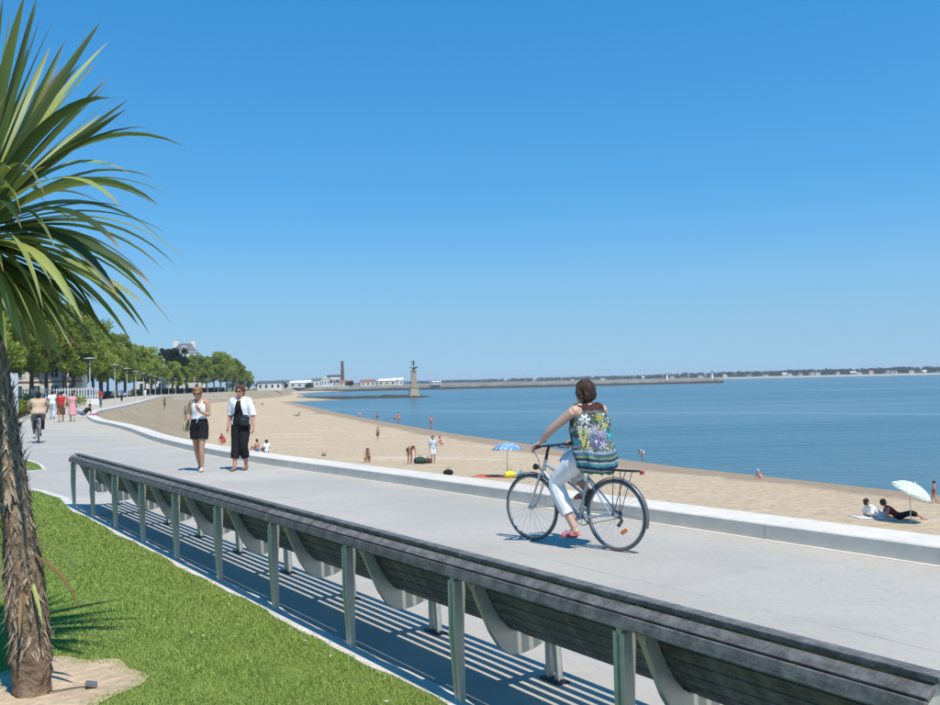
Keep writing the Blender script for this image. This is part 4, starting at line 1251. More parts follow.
def rider():
    # joints in the rider's frame: x right, y forward, z up; the saddle is over the origin
    sx = .27
    J = dict(pel=V3(0, -.02, .955), chest=V3(0, .015, 1.215), neck=V3(0, .035, 1.385), head=V3(0, .075, 1.515),
             shL=V3(-.170, .088, 1.335), elL=V3(-.250, .30, 1.165), wrL=V3(-.262, .425, 1.035), shR=V3(.170, -.03, 1.335), elR=V3(.262, .225, 1.165), wrR=V3(.262, .425, 1.035),
             hiL=V3(-.09, .02, .915), knL=V3(-.125, .385, .64), anL=V3(-.115, .150, .205), hiR=V3(.09, .02, .915), knR=V3(.115, .43, .83), anR=V3(.115, .155, .545))
    o = bike_loc + Vector((math.cos(BIKE_RZ), math.sin(BIKE_RZ), 0)) * sx
    f = Figure('person', 'woman in a floral sleeveless blouse and white cropped trousers riding a bicycle', J, o, BIKE_RZ - R(90), 1.0, 1.12, SK_FAIR, .0075,
               look=(.10, .99, -.06), side=(.94, -.34, 0), fdir={'anL': V3(-.06, 1, -.16), 'anR': V3(.06, 1, -.10), 'wrL': V3(-.30, .85, -.42), 'wrR': V3(.30, .85, -.42)})
    f.body(curl=(1.1, 1.1), palms=((0, -.2, -1), (0, -.2, -1)))
    f.hair(H_BROWN, 'bob').face()
    mb = MB()
    P = [V3(0, -.05, .735), V3(0, -.055, .80), V3(0, -.045, .90), V3(0, -.02, .99), V3(0, 0, 1.08), V3(0, .01, 1.17), V3(0, .012, 1.25), V3(0, .022, 1.315), V3(0, .03, 1.355), V3(0, .036, 1.385)]
    rr = [(.160, .130), (.212, .168), (.226, .172), (.222, .162), (.220, .154), (.214, .148), (.205, .140), (.178, .118), (.125, .088), (.080, .072)]
    mb.tube(P, rr, 22, side=(.94, -.34, 0))
    for k in 'LR':
        mb.tube([lerp(J['sh' + k], J['neck'], .20), lerp(J['sh' + k], J['neck'], .5) + V3(0, 0, .012), lerp(J['sh' + k], J['neck'], .85)], [.058, .058, .05], 10)
    bl = remesh(mb, 'blouse', blouse_material(), f.root, .0075, 3); wr(bl, .020, 10); push(bl, lambda x, y, z: .010 * math.sin(math.atan2(x, y + .02) * 9 + 2 * vnoise(x * 4, y * 4, z * 3)) * max(0, min(1, (1.15 - z) / .3)))
    f.trousers(C_WHITE, .86, .016, .012)
    pk = mat('pink_sandal', (.62, .16, .22), .6, .1, 20)
    for k in 'LR':
        A = J['an' + k]; d = f.fdir['an' + k].normalized(); s_ = V3(1, 0, 0)
        mb = MB(); dn = V3(0, 0, -1); dn = (dn - d * dn.dot(d)).normalized()
        mb.tube([A - d * .06 + dn * .075, A + d * .05 + dn * .078, A + d * .13 + dn * .080, A + d * .185 + dn * .082], [(.030, .010), (.036, .010), (.043, .010), (.024, .008)], 12, side=s_)
        for q, w in ((.105, .046), (.02, .042)):
            mb.tube([A + d * q + dn * .08 - s_ * w, A + d * q + dn * .045 - s_ * w * .85, A + d * q + dn * (.030 if q > .05 else .022), A + d * q + dn * .045 + s_ * w * .85, A + d * q + dn * .08 + s_ * w], [(.026, .006)] * 5, 8, side=d)
        remesh(mb, 'sandal', pk, f.root, .006, 1)
    MB().torus((0, 0, 0), .031, .004, nu=20, nv=6).build('wristwatch', M_BLK, f.root).matrix_local = Matrix.Translation(J['wrL'] + V3(0.01, -.03, .03)) @ (J['wrL'] - J['elL']).to_track_quat('Y', 'Z').to_matrix().to_4x4()
rider()

# ------------------------------------------------------------------ two women walking towards the camera
def walkers():
    # the blond woman: one hand near her mouth, bag on her right shoulder
    J = STAND(1.0)
    J['elL'] = V3(-.215, .03, 1.10); J['wrL'] = V3(-.085, .20, 1.20); J['elR'] = V3(.235, -.05, 1.10); J['wrR'] = V3(.185, .15, 1.02)
    J['hiL'] = V3(-.085, 0, .89); J['knL'] = V3(-.085, .10, .48); J['anL'] = V3(-.085, .09, .09); J['knR'] = V3(.08, -.02, .48); J['anR'] = V3(.075, -.17, .10)
    J['head'] = V3(0.01, .045, 1.54)
    f = Figure('person', 'woman in white vest and black shorts walking with one hand raised to her chin', J, (-5.42, 18.75, 0), R(172), 1.0, 1.0, SK_TAN, .010, look=(-.22, .93, -.22), fdir={'wrL': V3(.25, .5, .8)})
    f.body(curl=(.8, .4), palms=((0, -1, .3), (-1, 0, 0))); f.hair(H_BLOND, 'fluffy').glasses().face()
    f.top(C_WHITE, .12, .80, None, .010, name='vest')
    for k in (-1, 1):
        MB().tube([V3(k * .085, .085, 1.33), V3(k * .085, .03, 1.412), V3(k * .08, -.07, 1.34)], [(.014, .005)] * 3, 8, side=(1, 0, 0)).build('vest_strap', C_WHITE, f.root)
    f.trousers(C_BLACK, .30, .020, .018, name='shorts', hip=.32)
    f.shoes(mat('pale_shoe', (.55, .48, .36), .6, .1, 20))
    MB().box((0, .128, .985), (.035, .012, .028)).build('belt_buckle', M_CHROME, f.root)
    bag = thing('shoulder_bag', 'beige shoulder bag with dark strap carried by the woman in black shorts', 'bag', Vector((-5.42, 18.75, 0)), R(172))
    mb = MB().tube([(.285, -.03, .80), (.285, -.03, .86), (.285, -.03, .98), (.27, -.03, 1.03)], [(.10, .035), (.13, .055), (.115, .045), (.06, .02)], 14, side=(0, 1, 0))
    mb.build('bag_body', mat('beige_canvas', (.42, .33, .20), .8, .15, 18), bag, smooth=True)
    MB().tube([(.272, .06, 1.0), (.235, .075, 1.18), (.165, .045, 1.415), (.185, -.07, 1.30), (.26, -.10, 1.0)], [(.012, .004)] * 5, 8, side=(0, 1, 0)).build('strap', mat('brown_leather', (.07, .03, .018), .55, .2, 20), bag)
    # the woman in the open white shirt
    J = STAND(1.01)
    J['elL'] = V3(-.255, -.02, 1.09); J['wrL'] = V3(-.285, .06, .86); J['elR'] = V3(.25, -.05, 1.10); J['wrR'] = V3(.255, .05, .86)
    J['knL'] = V3(-.09, .09, .49); J['anL'] = V3(-.085, -.04, .10); J['knR'] = V3(.09, .06, .48); J['anR'] = V3(.08, .14, .085)
    f = Figure('person', 'woman in open white shirt, black top and cropped black trousers walking beside her friend', J, (-4.60, 18.78, 0), R(168), 1.0, 1.08, SK_RED, .010, look=(.06, .99, -.08))
    f.body(curl=(.5, .6), palms=((1, 0, 0), (-1, 0, 0))); f.hair(H_AUB, 'fluffy').glasses().face()
    f.top(C_BLACK, .10, .86, None, .010, name='black_top')
    f.trousers(C_BLACK, .80, .022, .014, hip=.34)
    o = f.top(C_WHITE, .10, .96, .54, .022, .014, name='white_shirt', sflare=.016)
    bm = bmesh.new(); bm.from_mesh(o.data)         # the shirt hangs open at the front
    kill = [v for v in bm.verts if v.co.y > .02 and abs(v.co.x + .0) < .030 + .085 * max(0, min(1, (1.42 - v.co.z) / .40)) * (1 if v.co.z < 1.42 else 0) and v.co.z < 1.46]
    bmesh.ops.delete(bm, geom=kill, context='VERTS'); bm.to_mesh(o.data); bm.free()
    o.modifiers.new('thick', 'SOLIDIFY').thickness = .006
    MB().tube([V3(-.10, .02, 1.44), V3(-.04, .135, 1.28), V3(.10, .15, 1.08), V3(.17, .13, 1.0)], [(.014, .004)] * 4, 8, side=(1, 0, 0)).build('bag_strap', C_BLACK, f.root)
    f.shoes(mat('tan_sandal', (.26, .13, .06), .6, .1, 20), .003)
    bag = thing('shoulder_bag', 'small black bag worn across the body over the black trousers', 'bag', Vector((-4.60, 18.78, 0)), R(168))
    MB().tube([(-.15, .145, .90), (-.15, .155, .95), (-.15, .15, 1.06), (-.15, .135, 1.10)], [(.085, .025), (.11, .05), (.10, .045), (.06, .015)], 12, side=(1, 0, 0)).build('bag_body', mat('black_leather', (.016, .016, .02), .4, .2, 25), bag, smooth=True)
    MB().box((-.15, .20, 1.02), (.06, .01, .012)).build('buckle', M_CHROME, bag)
walkers()
# ------------------------------------------------------------------ people on the promenade and the beach
BV = [BVHTree.FromPolygons([v.co for v in o.data.vertices], [tuple(p.vertices) for p in o.data.polygons]) for o in (sand, emb)]
def ground_z(x, y):
    best = None
    for t in BV:
        h = t.ray_cast(Vector((x, y, 20)), Vector((0, 0, -1)))
        if h[0] is not None and (best is None or h[0].z > best): best = h[0].z
    return best if best is not None else 0.0
def scl(J, s): return {k: v * s for k, v in J.items()}
def WALK(s=1.0, ph=1):
    J = STAND(1.0)
    J['knL'] = V3(-.09, .02 + .13 * ph, .49); J['anL'] = V3(-.09, .20 * ph, .085); J['knR'] = V3(.09, .02 - .03 * ph, .48); J['anR'] = V3(.09, -.22 * ph, .12)
    J['elL'] = V3(-.215, -.10 * ph, 1.10); J['wrL'] = V3(-.21, -.10 * ph + .06, .86); J['elR'] = V3(.215, .08 * ph, 1.09); J['wrR'] = V3(.21, .20 * ph, .87)
    return scl(J, s)
def BEND(s=1.0):
    J = STAND(1.0)
    J.update(pel=V3(0, -.10, .86), chest=V3(0, .14, 1.02), neck=V3(0, .32, 1.00), head=V3(0, .44, .96), shL=V3(-.165, .28, .99), elL=V3(-.20, .33, .74), wrL=V3(-.16, .37, .50),
             shR=V3(.165, .28, .99), elR=V3(.20, .33, .74), wrR=V3(.16, .37, .50), hiL=V3(-.085, -.08, .82), hiR=V3(.085, -.08, .82), knL=V3(-.10, .03, .45), knR=V3(.10, .03, .45))
    return scl(J, s)
def CROUCH(s=1.0):
    J = dict(pel=V3(0, -.10, .24), chest=V3(0, .03, .50), neck=V3(0, .13, .64), head=V3(0, .20, .76), shL=V3(-.165, .10, .60), elL=V3(-.20, .26, .40), wrL=V3(-.12, .38, .22),
             shR=V3(.165, .10, .60), elR=V3(.20, .26, .40), wrR=V3(.12, .38, .22), hiL=V3(-.085, -.08, .22), knL=V3(-.14, .26, .44), anL=V3(-.11, .04, .075), hiR=V3(.085, -.08, .22), knR=V3(.14, .26, .44), anR=V3(.11, .04, .075))
    return scl(J, s)
def SIT(s=1.0):
    J = dict(pel=V3(0, 0, .12), chest=V3(0, -.02, .42), neck=V3(0, .02, .60), head=V3(0, .06, .735), shL=V3(-.165, 0, .55), elL=V3(-.23, .06, .30), wrL=V3(-.15, .24, .28),
             shR=V3(.165, 0, .55), elR=V3(.23, .06, .30), wrR=V3(.15, .24, .28), hiL=V3(-.085, .04, .11), knL=V3(-.12, .38, .38), anL=V3(-.11, .60, .075), hiR=V3(.085, .04, .11), knR=V3(.12, .38, .38), anR=V3(.11, .60, .075))
    return scl(J, s)
def RECLINE(s=1.0):
    """half lying on the back, propped on the elbows, legs along +y"""
    J = dict(pel=V3(0, 0, .11), chest=V3(0, -.22, .28), neck=V3(0, -.37, .42), head=V3(0, -.43, .55), shL=V3(-.165, -.34, .38), elL=V3(-.23, -.42, .12), wrL=V3(-.20, -.18, .06),
             shR=V3(.165, -.34, .38), elR=V3(.23, -.42, .12), wrR=V3(.20, -.18, .06), hiL=V3(-.085, .03, .10), knL=V3(-.10, .42, .17), anL=V3(-.10, .80, .07), hiR=V3(.085, .03, .10), knR=V3(.10, .40, .26), anR=V3(.10, .72, .075))
    return scl(J, s)
def beach_z(x, y, water=False): return max(ground_z(x, y), SEA_Z - .9) if water else ground_z(x, y)
BEACH = 'people on the beach'
def figure(label, J, x, y, z, face, s, skin, hair, kind='short', top=None, bottom=None, group=None, look=(0, 1, 0), vox=.016, fdir=None, shoes=None, **kw):
    f = Figure('person', label, J, (x, y, z), R(face), s, kw.get('girth', 1.0), skin, vox, group, look, fdir=fdir)
    f.body(); f.hair(hair, kind)
    if top: f.top(*top[:1], **(top[1] if len(top) > 1 else {}))
    if bottom:
        if bottom[0] == 'skirt': f.skirt(bottom[1], **bottom[2])
        else: f.trousers(bottom[1], **bottom[2])
    if shoes: f.shoes(shoes)
    return f
def cap(f, m):
    h, lk, up, s = f.J['head'], f.look, f.uph, f.s
    mb = MB().ball(h + up * .045 * s - lk * .012 * s, (.088 * s, .104 * s, .085 * s), 14, 10, f.Mh)
    mb.tube([h + lk * .05 * s + up * .055 * s, h + lk * .16 * s + up * .035 * s], [(.06 * s, .012 * s), (.045 * s, .008 * s)], 12, side=f.sd)
    remesh(mb, 'cap', m, f.root, .012, 1)
SH = dict(t1=.42, inf=.018, flare=.014, name='shorts'); SW = dict(t1=.12, inf=.008, name='swimming_trunks')
GP = 'people strolling along the promenade'
SHOE = mat('dark_shoe', (.05, .045, .04), .6, .2, 20); SHOEW = mat('white_shoe', (.6, .6, .58), .6, .1, 20)
# man cycling away
def far_cyclist():
    loc = Vector((-13.95, 30.35, 0)); rz = R(90 + 26)
    root = bicycle('dark city bicycle ridden away by a man in a beige shirt', loc, rz, crank=R(-60), simple=True, paint=mat('dark_paint', (.05, .055, .06), .4, .1, 12, metal=.4))
    for k in (-1, 1):
        p = thing('pannier_bag', 'dark pannier bag on the %s side of the dark bicycle' % ('seaward' if k < 0 else 'landward'), 'bag', loc, rz, 'pannier bags on the dark bicycle')
        MB().box((-.08, k * .115, .60), (.30, .10, .28)).build('bag_body', C_BLACK, p, bevel=.03)
        MB().box((-.08, k * .169, .66), (.26, .008, .10)).build('flap', C_GREY, p)
    J = dict(pel=V3(0, -.02, .955), chest=V3(0, .06, 1.225), neck=V3(0, .10, 1.40), head=V3(0, .14, 1.53), shL=V3(-.19, .09, 1.35), elL=V3(-.30, .26, 1.14), wrL=V3(-.262, .44, 1.03),
             shR=V3(.19, .09, 1.35), elR=V3(.30, .26, 1.14), wrR=V3(.262, .44, 1.03), hiL=V3(-.09, .02, .915), knL=V3(-.15, .40, .70), anL=V3(-.115, .22, .25), hiR=V3(.09, .02, .915), knR=V3(.15, .44, .80), anR=V3(.115, .08, .50))
    o = loc + Vector((math.cos(rz), math.sin(rz), 0)) * .27
    f = Figure('person', 'man in beige shirt and dark cap cycling away along the promenade', J, o, rz - R(90), 1.0, 1.22, SK_TAN, .012, look=(0, 1, -.05), fdir={'anL': V3(-.05, 1, -.15), 'anR': V3(.05, 1, -.15)})
    f.body(); f.hair(H_DARK); cap(f, C_BLACK)
    f.top(C_BEIGE, t0=.05, sleeve=.30, inf=.022, flare=.02); f.trousers(C_GREY, t1=.45, inf=.02, name='shorts'); f.shoes(SHOEW)
far_cyclist()
fA = figure('man in a white shirt and pale trousers walking with a dark shoulder bag', WALK(1.02), -25.1, 56.4, 0, 22, 1.02, SK_TAN, H_DARK, top=(C_WHITE, dict(sleeve=.30, inf=.02)), bottom=('t', cloth('pale_trousers', (.5, .52, .54)), dict(t1=.95, inf=.016)), group=GP, shoes=SHOE)
b_ = thing('shoulder_bag', 'dark shoulder bag at the side of the man in white', 'bag', (-25.1, 56.4, 0), R(22))
MB().box((-.30, -.02, 1.02), (.09, .30, .34)).build('bag_body', C_BLACK, b_, bevel=.03)
MB().tube([(-.28, .10, 1.18), (-.20, .05, 1.44), (-.28, -.12, 1.18)], [(.012, .005)] * 3, 8, side=(0, 1, 0)).build('strap', C_BLACK, b_)
figure('woman in red top and dark skirt walking away beside the woman in pink', WALK(.98, -1), -22.1, 50.7, 0, 22, .98, SK_RED, H_DARK, top=(C_RED, dict(sleeve=.26, inf=.014)), bottom=('skirt', C_BROWN, dict(drop=.52, flare=.03)), group=GP, shoes=SHOE)
figure('woman in a pink dress walking away beside the woman in red', WALK(.95), -21.65, 51.1, 0, 26, .95, SK_FAIR, H_AUB, top=(C_PINK, dict(sleeve=.2, inf=.016)), bottom=('skirt', C_PINK, dict(drop=.55, flare=.05)), group=GP, shoes=SHOE)
figure('man in green shirt and khaki trousers walking far up the promenade', WALK(1.04), -31.2, 74.0, 0, 22, 1.04, SK_TAN, H_DARK, top=(C_GREEN, dict(sleeve=.3, inf=.02)), bottom=('t', cloth('khaki', (.20, .15, .08)), dict(t1=.95, inf=.016)), group=GP, shoes=SHOE)
figure('person in a pale blue shirt walking behind the man in green', WALK(1.0, -1), -32.6, 75.2, 0, 22, 1.0, SK_FAIR, H_BROWN, top=(cloth('pale_blue', (.32, .42, .52)), dict(sleeve=.3, inf=.02)), bottom=('t', C_GREY, dict(t1=.95, inf=.016)), group=GP, shoes=SHOE)
figure('person in red top and jeans standing by a lamp post', STAND(1.02), -36.6, 93.0, 0, 150, 1.02, SK_RED, H_DARK, top=(C_RED, dict(sleeve=.3, inf=.02)), bottom=('t', C_JEANS, dict(t1=.95, inf=.014)), group=GP, shoes=SHOE)
figure('person all in white walking far off along the lamp posts', WALK(1.02), -62.5, 180.5, 0, 195, 1.02, SK_TAN, H_DARK, top=(C_WHITE, dict(sleeve=.4, inf=.02)), bottom=('t', C_WHITE, dict(t1=.9, inf=.016)), group=GP, shoes=SHOE)
figure('person in dark clothes walking far off beside the parked cars', WALK(1.0), -49.0, 132.0, 0, 190, 1.0, SK_TAN, H_BROWN, top=(C_BLUE, dict(sleeve=.3, inf=.02)), bottom=('t', C_BLACK, dict(t1=.9, inf=.016)), group=GP, shoes=SHOE)
# somebody lying back on the low wall
figure('person in black shirt lying back on the low wall', RECLINE(1.0), -23.55, 57.1, .172, 146, 1.0, SK_RED, H_DARK, top=(C_BLACK, dict(sleeve=.28, inf=.016)), bottom=('t', C_JEANS, dict(t1=.5, inf=.016, name='shorts')))
tw = MB(); tw.tube([(-.30, -.52, .015), (0, -.5, .05), (.30, -.52, .02)], [(.16, .012), (.2, .05), (.16, .012)], 12, side=(0, 1, 0))
b_ = tag(tw.build('beach_bag', cloth('magenta_cloth', (.45, .06, .16)), None, smooth=True), 'pink cloth bag behind the person lying on the wall', 'bag'); b_.location = (-23.1, 56.5, .172); b_.rotation_euler = (0, 0, R(146))
# on the embankment
figure('person in brown shorts standing on the slope below the lamp posts', STAND(1.0), -41.4, 127.1, ground_z(-41.4, 127.1), 120, 1.0, SK_TAN, H_DARK, top=(C_BROWN, dict(sleeve=.3, inf=.02)), bottom=('t', C_BROWN, SH), group=BEACH)
figure('person in grey clothes standing on the slope near the steps', WALK(1.0), -38.6, 127.0, ground_z(-38.6, 127.0), 100, 1.0, SK_TAN, H_BROWN, top=(C_GREY, dict(sleeve=.3, inf=.02)), bottom=('t', C_GREY, SH), group=BEACH)
def bf(label, J, x, y, face, s, skin, hair, **kw):
    return figure(label, J, x, y, ground_z(x, y) - .01, face, s, skin, hair, group=BEACH, **kw)
bf('child in a red shirt crouching on the sand beyond the low wall', CROUCH(.95), -19.6, 74.2, 150, .95, SK_RED, H_AUB, top=(C_RED, dict(sleeve=.3, inf=.03)), bottom=('t', C_RED, SW))
bf('child with bare back sitting on the sand close to the low wall', SIT(1.0), -14.9, 65.4, 60, 1.0, SK_RED, H_BROWN, bottom=('t', C_BLUE, SW))
bf('person in white top and dark green shorts sitting on the sand by the low wall', SIT(1.08), -13.9, 63.8, 40, 1.08, SK_FAIR, H_DARK, top=(C_WHITE, dict(sleeve=.2, inf=.015)), bottom=('t', cloth('dark_green', (.03, .08, .06)), SH))
bf('dark-haired woman crouching low on the sand in a yellow swimsuit', CROUCH(.95), -6.15, 55.1, 200, .95, SK_TAN, H_DARK, kind='bob', bottom=('t', cloth('yellow_swimwear', (.55, .42, .08)), SW))
bf('slim youngster walking on the sand with arms bent and dark trunks', WALK(.68), -8.1, 81.2, 160, .68, SK_TAN, H_DARK, bottom=('t', cloth('olive_trunks', (.10, .10, .05)), SH))
bf('dark-haired woman bending forward over the sand beside two dark bags', BEND(1.0), -3.6, 54.2, 215, 1.0, SK_RED, H_DARK, kind='bob', bottom=('t', C_BROWN, SW))
bf('person in pale blue shirt and white shorts standing beside two dark bags', STAND(.97), -2.3, 55.3, 200, .97, SK_TAN, H_BROWN, top=(cloth('sky_blue_shirt', (.45, .52, .60)), dict(sleeve=.3, inf=.02)), bottom=('t', C_WHITE, SH))
bf('person with a pink top crouching on the sand near the water', CROUCH(.9), -2.4, 75.0, 90, .9, SK_RED, H_BLOND, top=(C_PINK, dict(sleeve=.1, inf=.01)), bottom=('t', C_PINK, SW))
bf('small bather in a white hat crouching on the wet sand', CROUCH(.6), 15.1, 49.6, 80, .6, SK_RED, mat('white_hat', (.72, .72, .70), .8, .08, 20), bottom=('t', C_PINK, SW))
bf('sunburnt child in red trunks walking along the water past the striped parasol', WALK(.56), 18.3, 37.5, 60, .56, SK_RED, H_DARK, bottom=('t', C_RED, SW))
bf('dark-haired sunbather in a dark outfit lying propped beside the striped parasol', RECLINE(1.0), 14.05, 31.3, -98, 1.0, SK_RED, H_DARK, kind='bob', top=(cloth('maroon_top', (.16, .03, .03)), dict(sleeve=.0, inf=.012)), bottom=('t', C_BLACK, dict(t1=.75, inf=.018)))
bf('person in white shirt resting on the sand behind the dark-haired sunbather', RECLINE(1.0), 13.55, 31.6, -80, 1.0, SK_FAIR, H_BROWN, top=(C_WHITE, dict(sleeve=.4, inf=.025)), bottom=('t', C_WHITE, SH))
for (x, y, fc, lb, c) in ((-55.5, 250, 20, 'sunbather in a dark swimsuit lying far off near the bend of the bay', C_BLACK), (-28.7, 155, 70, 'sunbather in a blue swimsuit sitting alone in the middle of the beach', C_BLUE), (-60.5, 262, 30, 'sunbather in a brown swimsuit lying far off below the trees', C_BROWN)):
    bf(lb, RECLINE(1.0), x, y, fc, 1.0, SK_TAN, H_DARK, bottom=('t', c, SW))
# in the water
def swimmer(label, J, x, y, face, depth, skin, hair, **kw):
    return figure(label, J, x, y, SEA_Z - depth, face, kw.pop('s', 1.0), skin, hair, group='bathers in the water', **kw)
swimmer('pale bather standing waist deep with both arms low', STAND(1.0), -19.7, 166, 200, .75, SK_FAIR, H_BLOND, bottom=('t', C_BLUE, SW))
swimmer('tanned bather in dark trunks wading far out', WALK(1.0), -15.0, 150, 140, .45, SK_TAN, H_BROWN, bottom=('t', C_BLACK, SW))
swimmer('dark-haired bather in a pink swimsuit standing in the shallows', STAND(1.0), -10.8, 140, 190, .25, SK_RED, H_DARK, kind='bob', bottom=('t', C_PINK, SW))
swimmer('bather leaning forward in a red swimsuit deep in the water', BEND(1.0), -12.4, 151, 260, .72, SK_RED, H_AUB, bottom=('t', C_RED, SW))
swimmer('lone bather in teal trunks wading off the wet sand', STAND(1.0), -5.2, 121, 180, .30, SK_RED, H_BLOND, bottom=('t', C_TEAL, SW))
swimmer('bather bending down at the edge of the water beyond the cyclist', BEND(.65), 11.9, 66.0, 120, .06, SK_FAIR, H_DARK, s=.65, bottom=('t', C_WHITE, SW))

# things lying on the sand
def soft_bag(label, x, y, m, s=1.0, rz=0.0):
    r = thing('beach_bag', label, 'bag', (x, y, ground_z(x, y) - .02), rz)
    MB().tube([(-.28 * s, 0, .10 * s), (-.22 * s, 0, .15 * s), (0, 0, .18 * s), (.22 * s, 0, .15 * s), (.28 * s, 0, .10 * s)], [(.05 * s, .04 * s), (.14 * s, .14 * s), (.16 * s, .18 * s), (.14 * s, .14 * s), (.05 * s, .04 * s)], 12, side=(0, 1, 0)).build('bag_body', m, r, smooth=True)
    MB().tube([(-.14 * s, 0, .30 * s), (-.10 * s, 0, .42 * s), (.10 * s, 0, .42 * s), (.14 * s, 0, .30 * s)], .012, 6).build('handle', C_BLACK, r)
soft_bag('dark green beach bag on the sand beside the bending woman', -3.05, 54.6, cloth('dark_green_bag', (.03, .06, .045)), 1.25, .4)
soft_bag('dark brown beach bag on the sand at the feet of the person in white shorts', -2.6, 55.1, C_BROWN, 1.0, 1.0)
soft_bag('small black bag left alone on the sand near the low wall', -1.2, 46.2, C_BLACK, .85, .2)
soft_bag('grey bag left alone on the sand further along the low wall', -9.6, 61.0, C_GREY, .6, .7)
def towel(label, x, y, w, l, rz, m):
    z = ground_z(x, y) + .06
    X_, Y_ = np.meshgrid(np.linspace(-w / 2, w / 2, 6), np.linspace(-l / 2, l / 2, 12), indexing='ij')
    c, s = math.cos(rz), math.sin(rz)
    Z_ = np.array([[ground_z(x + c * a - s * b, y + s * a + c * b) - z + .014 + .01 * vnoise(a * 5, b * 5) for a, b in zip(r1, r2)] for r1, r2 in zip(X_, Y_)])
    o = link_mesh('beach_towel', grid_np('beach_towel', X_, Y_, Z_, m)); o.modifiers.new('thick', 'SOLIDIFY').thickness = .012
    o.location = (x, y, z); o.rotation_euler = (0, 0, rz)
    return tag(o, label, 'towel')
towel('red beach towel spread on the sand under the blue parasol', 1.0, 45.6, 1.0, 1.9, R(62), cloth('orange_red_towel', (.55, .10, .05)))
towel('white beach towel under the two sunbathers by the striped parasol', 13.3, 31.5, .9, 1.2, R(-88), C_WHITE)
soft_bag('bright yellow beach bag at the foot of the blue parasol', 1.75, 44.9, cloth('yellow_plastic', (.62, .55, .05)), 1.0, .3)
soft_bag('teal cool bag at the foot of the blue parasol', 2.3, 45.0, cloth('teal_cloth', (.04, .30, .32)), .9, 1.1)
def parasol(label, x, y, h, r, tilt, tdir, mats, pole_m):
    z = ground_z(x, y)
    root = thing('parasol', label, 'parasol', (x, y, z))
    ax = Vector((math.cos(tdir) * math.sin(tilt), math.sin(tdir) * math.sin(tilt), math.cos(tilt)))
    kn = V3(0, 0, h * .72); top = kn + ax * h * .30
    MB().tube([(0, 0, -.15), kn, top + ax * .03], .018, 8).build('pole', pole_m, root)
    q = ax.to_track_quat('Z', 'Y').to_matrix(); n = 8; m_ = 5
    for i in range(n):
        mb = MB(); vs = []
        for a in range(m_ + 1):
            t = a / m_
            for b in range(5):
                th = 2 * PI * (i + b / 4) / n; sag = 1 - .06 * math.sin(PI * b / 4) * t
                ph = t * 1.05
                vs.append(top + q @ V3(r * math.sin(ph) / math.sin(1.05) * sag * math.cos(th), r * math.sin(ph) / math.sin(1.05) * sag * math.sin(th), -r * .50 * (1 - math.cos(ph)) / (1 - math.cos(1.05)) * sag))
        fs = [(a * 5 + b, a * 5 + b + 1, (a + 1) * 5 + b + 1, (a + 1) * 5 + b) for a in range(m_) for b in range(4)]
        o = mb.add(vs, fs).build('canopy_panel', mats[i % len(mats)], root, smooth=True)
        o.modifiers.new('thick', 'SOLIDIFY').thickness = .004
        th = 2 * PI * i / n
        MB().tube([top, top + q @ V3(r * .98 * math.cos(th), r * .98 * math.sin(th), -r * .495)], .005, 5).build('rib', pole_m, root)
    MB().lathe([(.025, 0), (.02, .03), (.006, .06)], 10).build('finial', pole_m, root).location = top
def striped(name, a, b, sc):
    m, nt, bs = new_mat(name)
    sp = nt.nodes.new('ShaderNodeSeparateXYZ'); nt.links.new(coords(nt), sp.inputs[0])
    w = mathn(nt, 'GREATER_THAN', mathn(nt, 'SINE', mathn(nt, 'MULTIPLY', mathn(nt, 'ADD', sp.outputs[2], mathn(nt, 'MULTIPLY', sp.outputs[0], .3)), sc)), -.1)
    nt.links.new(mix(nt, w, a, b), bs.inputs['Base Color']); bs.inputs['Roughness'].default_value = .7
    return m
parasol('white parasol with pale green stripes, tilted over the sunbathers', 14.05, 30.4, 1.28, .70, R(26), R(-25), [striped('green_white_stripes', (.36, .52, .42), (.74, .78, .74), 60), striped('white_green_stripes', (.70, .76, .70), (.50, .64, .54), 60)], mat('pale_pole', (.6, .6, .56), .5, .05, 10))
def mottled(name):
    m, nt, bs = new_mat(name)
    n1 = noise_n(nt, coords(nt), 9, 3, .6)
    c = ramp(nt, n1, [(.42, (.10, .25, .52)), (.54, (.45, .58, .72))]); c.node.color_ramp.interpolation = 'CONSTANT'
    nt.links.new(c, bs.inputs['Base Color']); bs.inputs['Roughness'].default_value = .7
    return m
parasol('blue and white patterned parasol standing upright on the sand', 1.67, 45.3, 1.62, .74, R(4), R(90), [mottled('blue_white_pattern')], mat('pale_pole', (.6, .6, .56)))
# ------------------------------------------------------------------ street lamps, trees, cars, buildings along the bay
def shore_at(y, off):
    i = int(np.argmin(np.abs(SHORE[:, 1] - y))); p = SHORE[i] - SN[i] * off
    return p
M_LAMP = mat('pale_grey_paint', (.45, .46, .46), .45, .08, 6, metal=.2)
def lamp():
    r = thing('street_lamp', 'x', 'lamp')
    MB().lathe([(.075, 0), (.075, .5), (.055, .55), (.048, 4.1), (.045, 4.25)], 12).build('pole', M_LAMP, r, smooth=True)
    MB().lathe([(.05, 4.2), (.10, 4.28), (.30, 4.42), (.32, 4.45)], 20).build('lamp_cone', mat('dark_grey_paint', (.05, .055, .06), .5, .1, 8), r, smooth=True)
    MB().lathe([(.50, 4.455), (.52, 4.48), (.50, 4.505), (.10, 4.56)], 24).build('lamp_disc', M_LAMP, r, smooth=True)
    MB().lathe([(.13, 0), (.13, .02), (.08, .03)], 12).build('base_plate', M_LAMP, r)
    return r
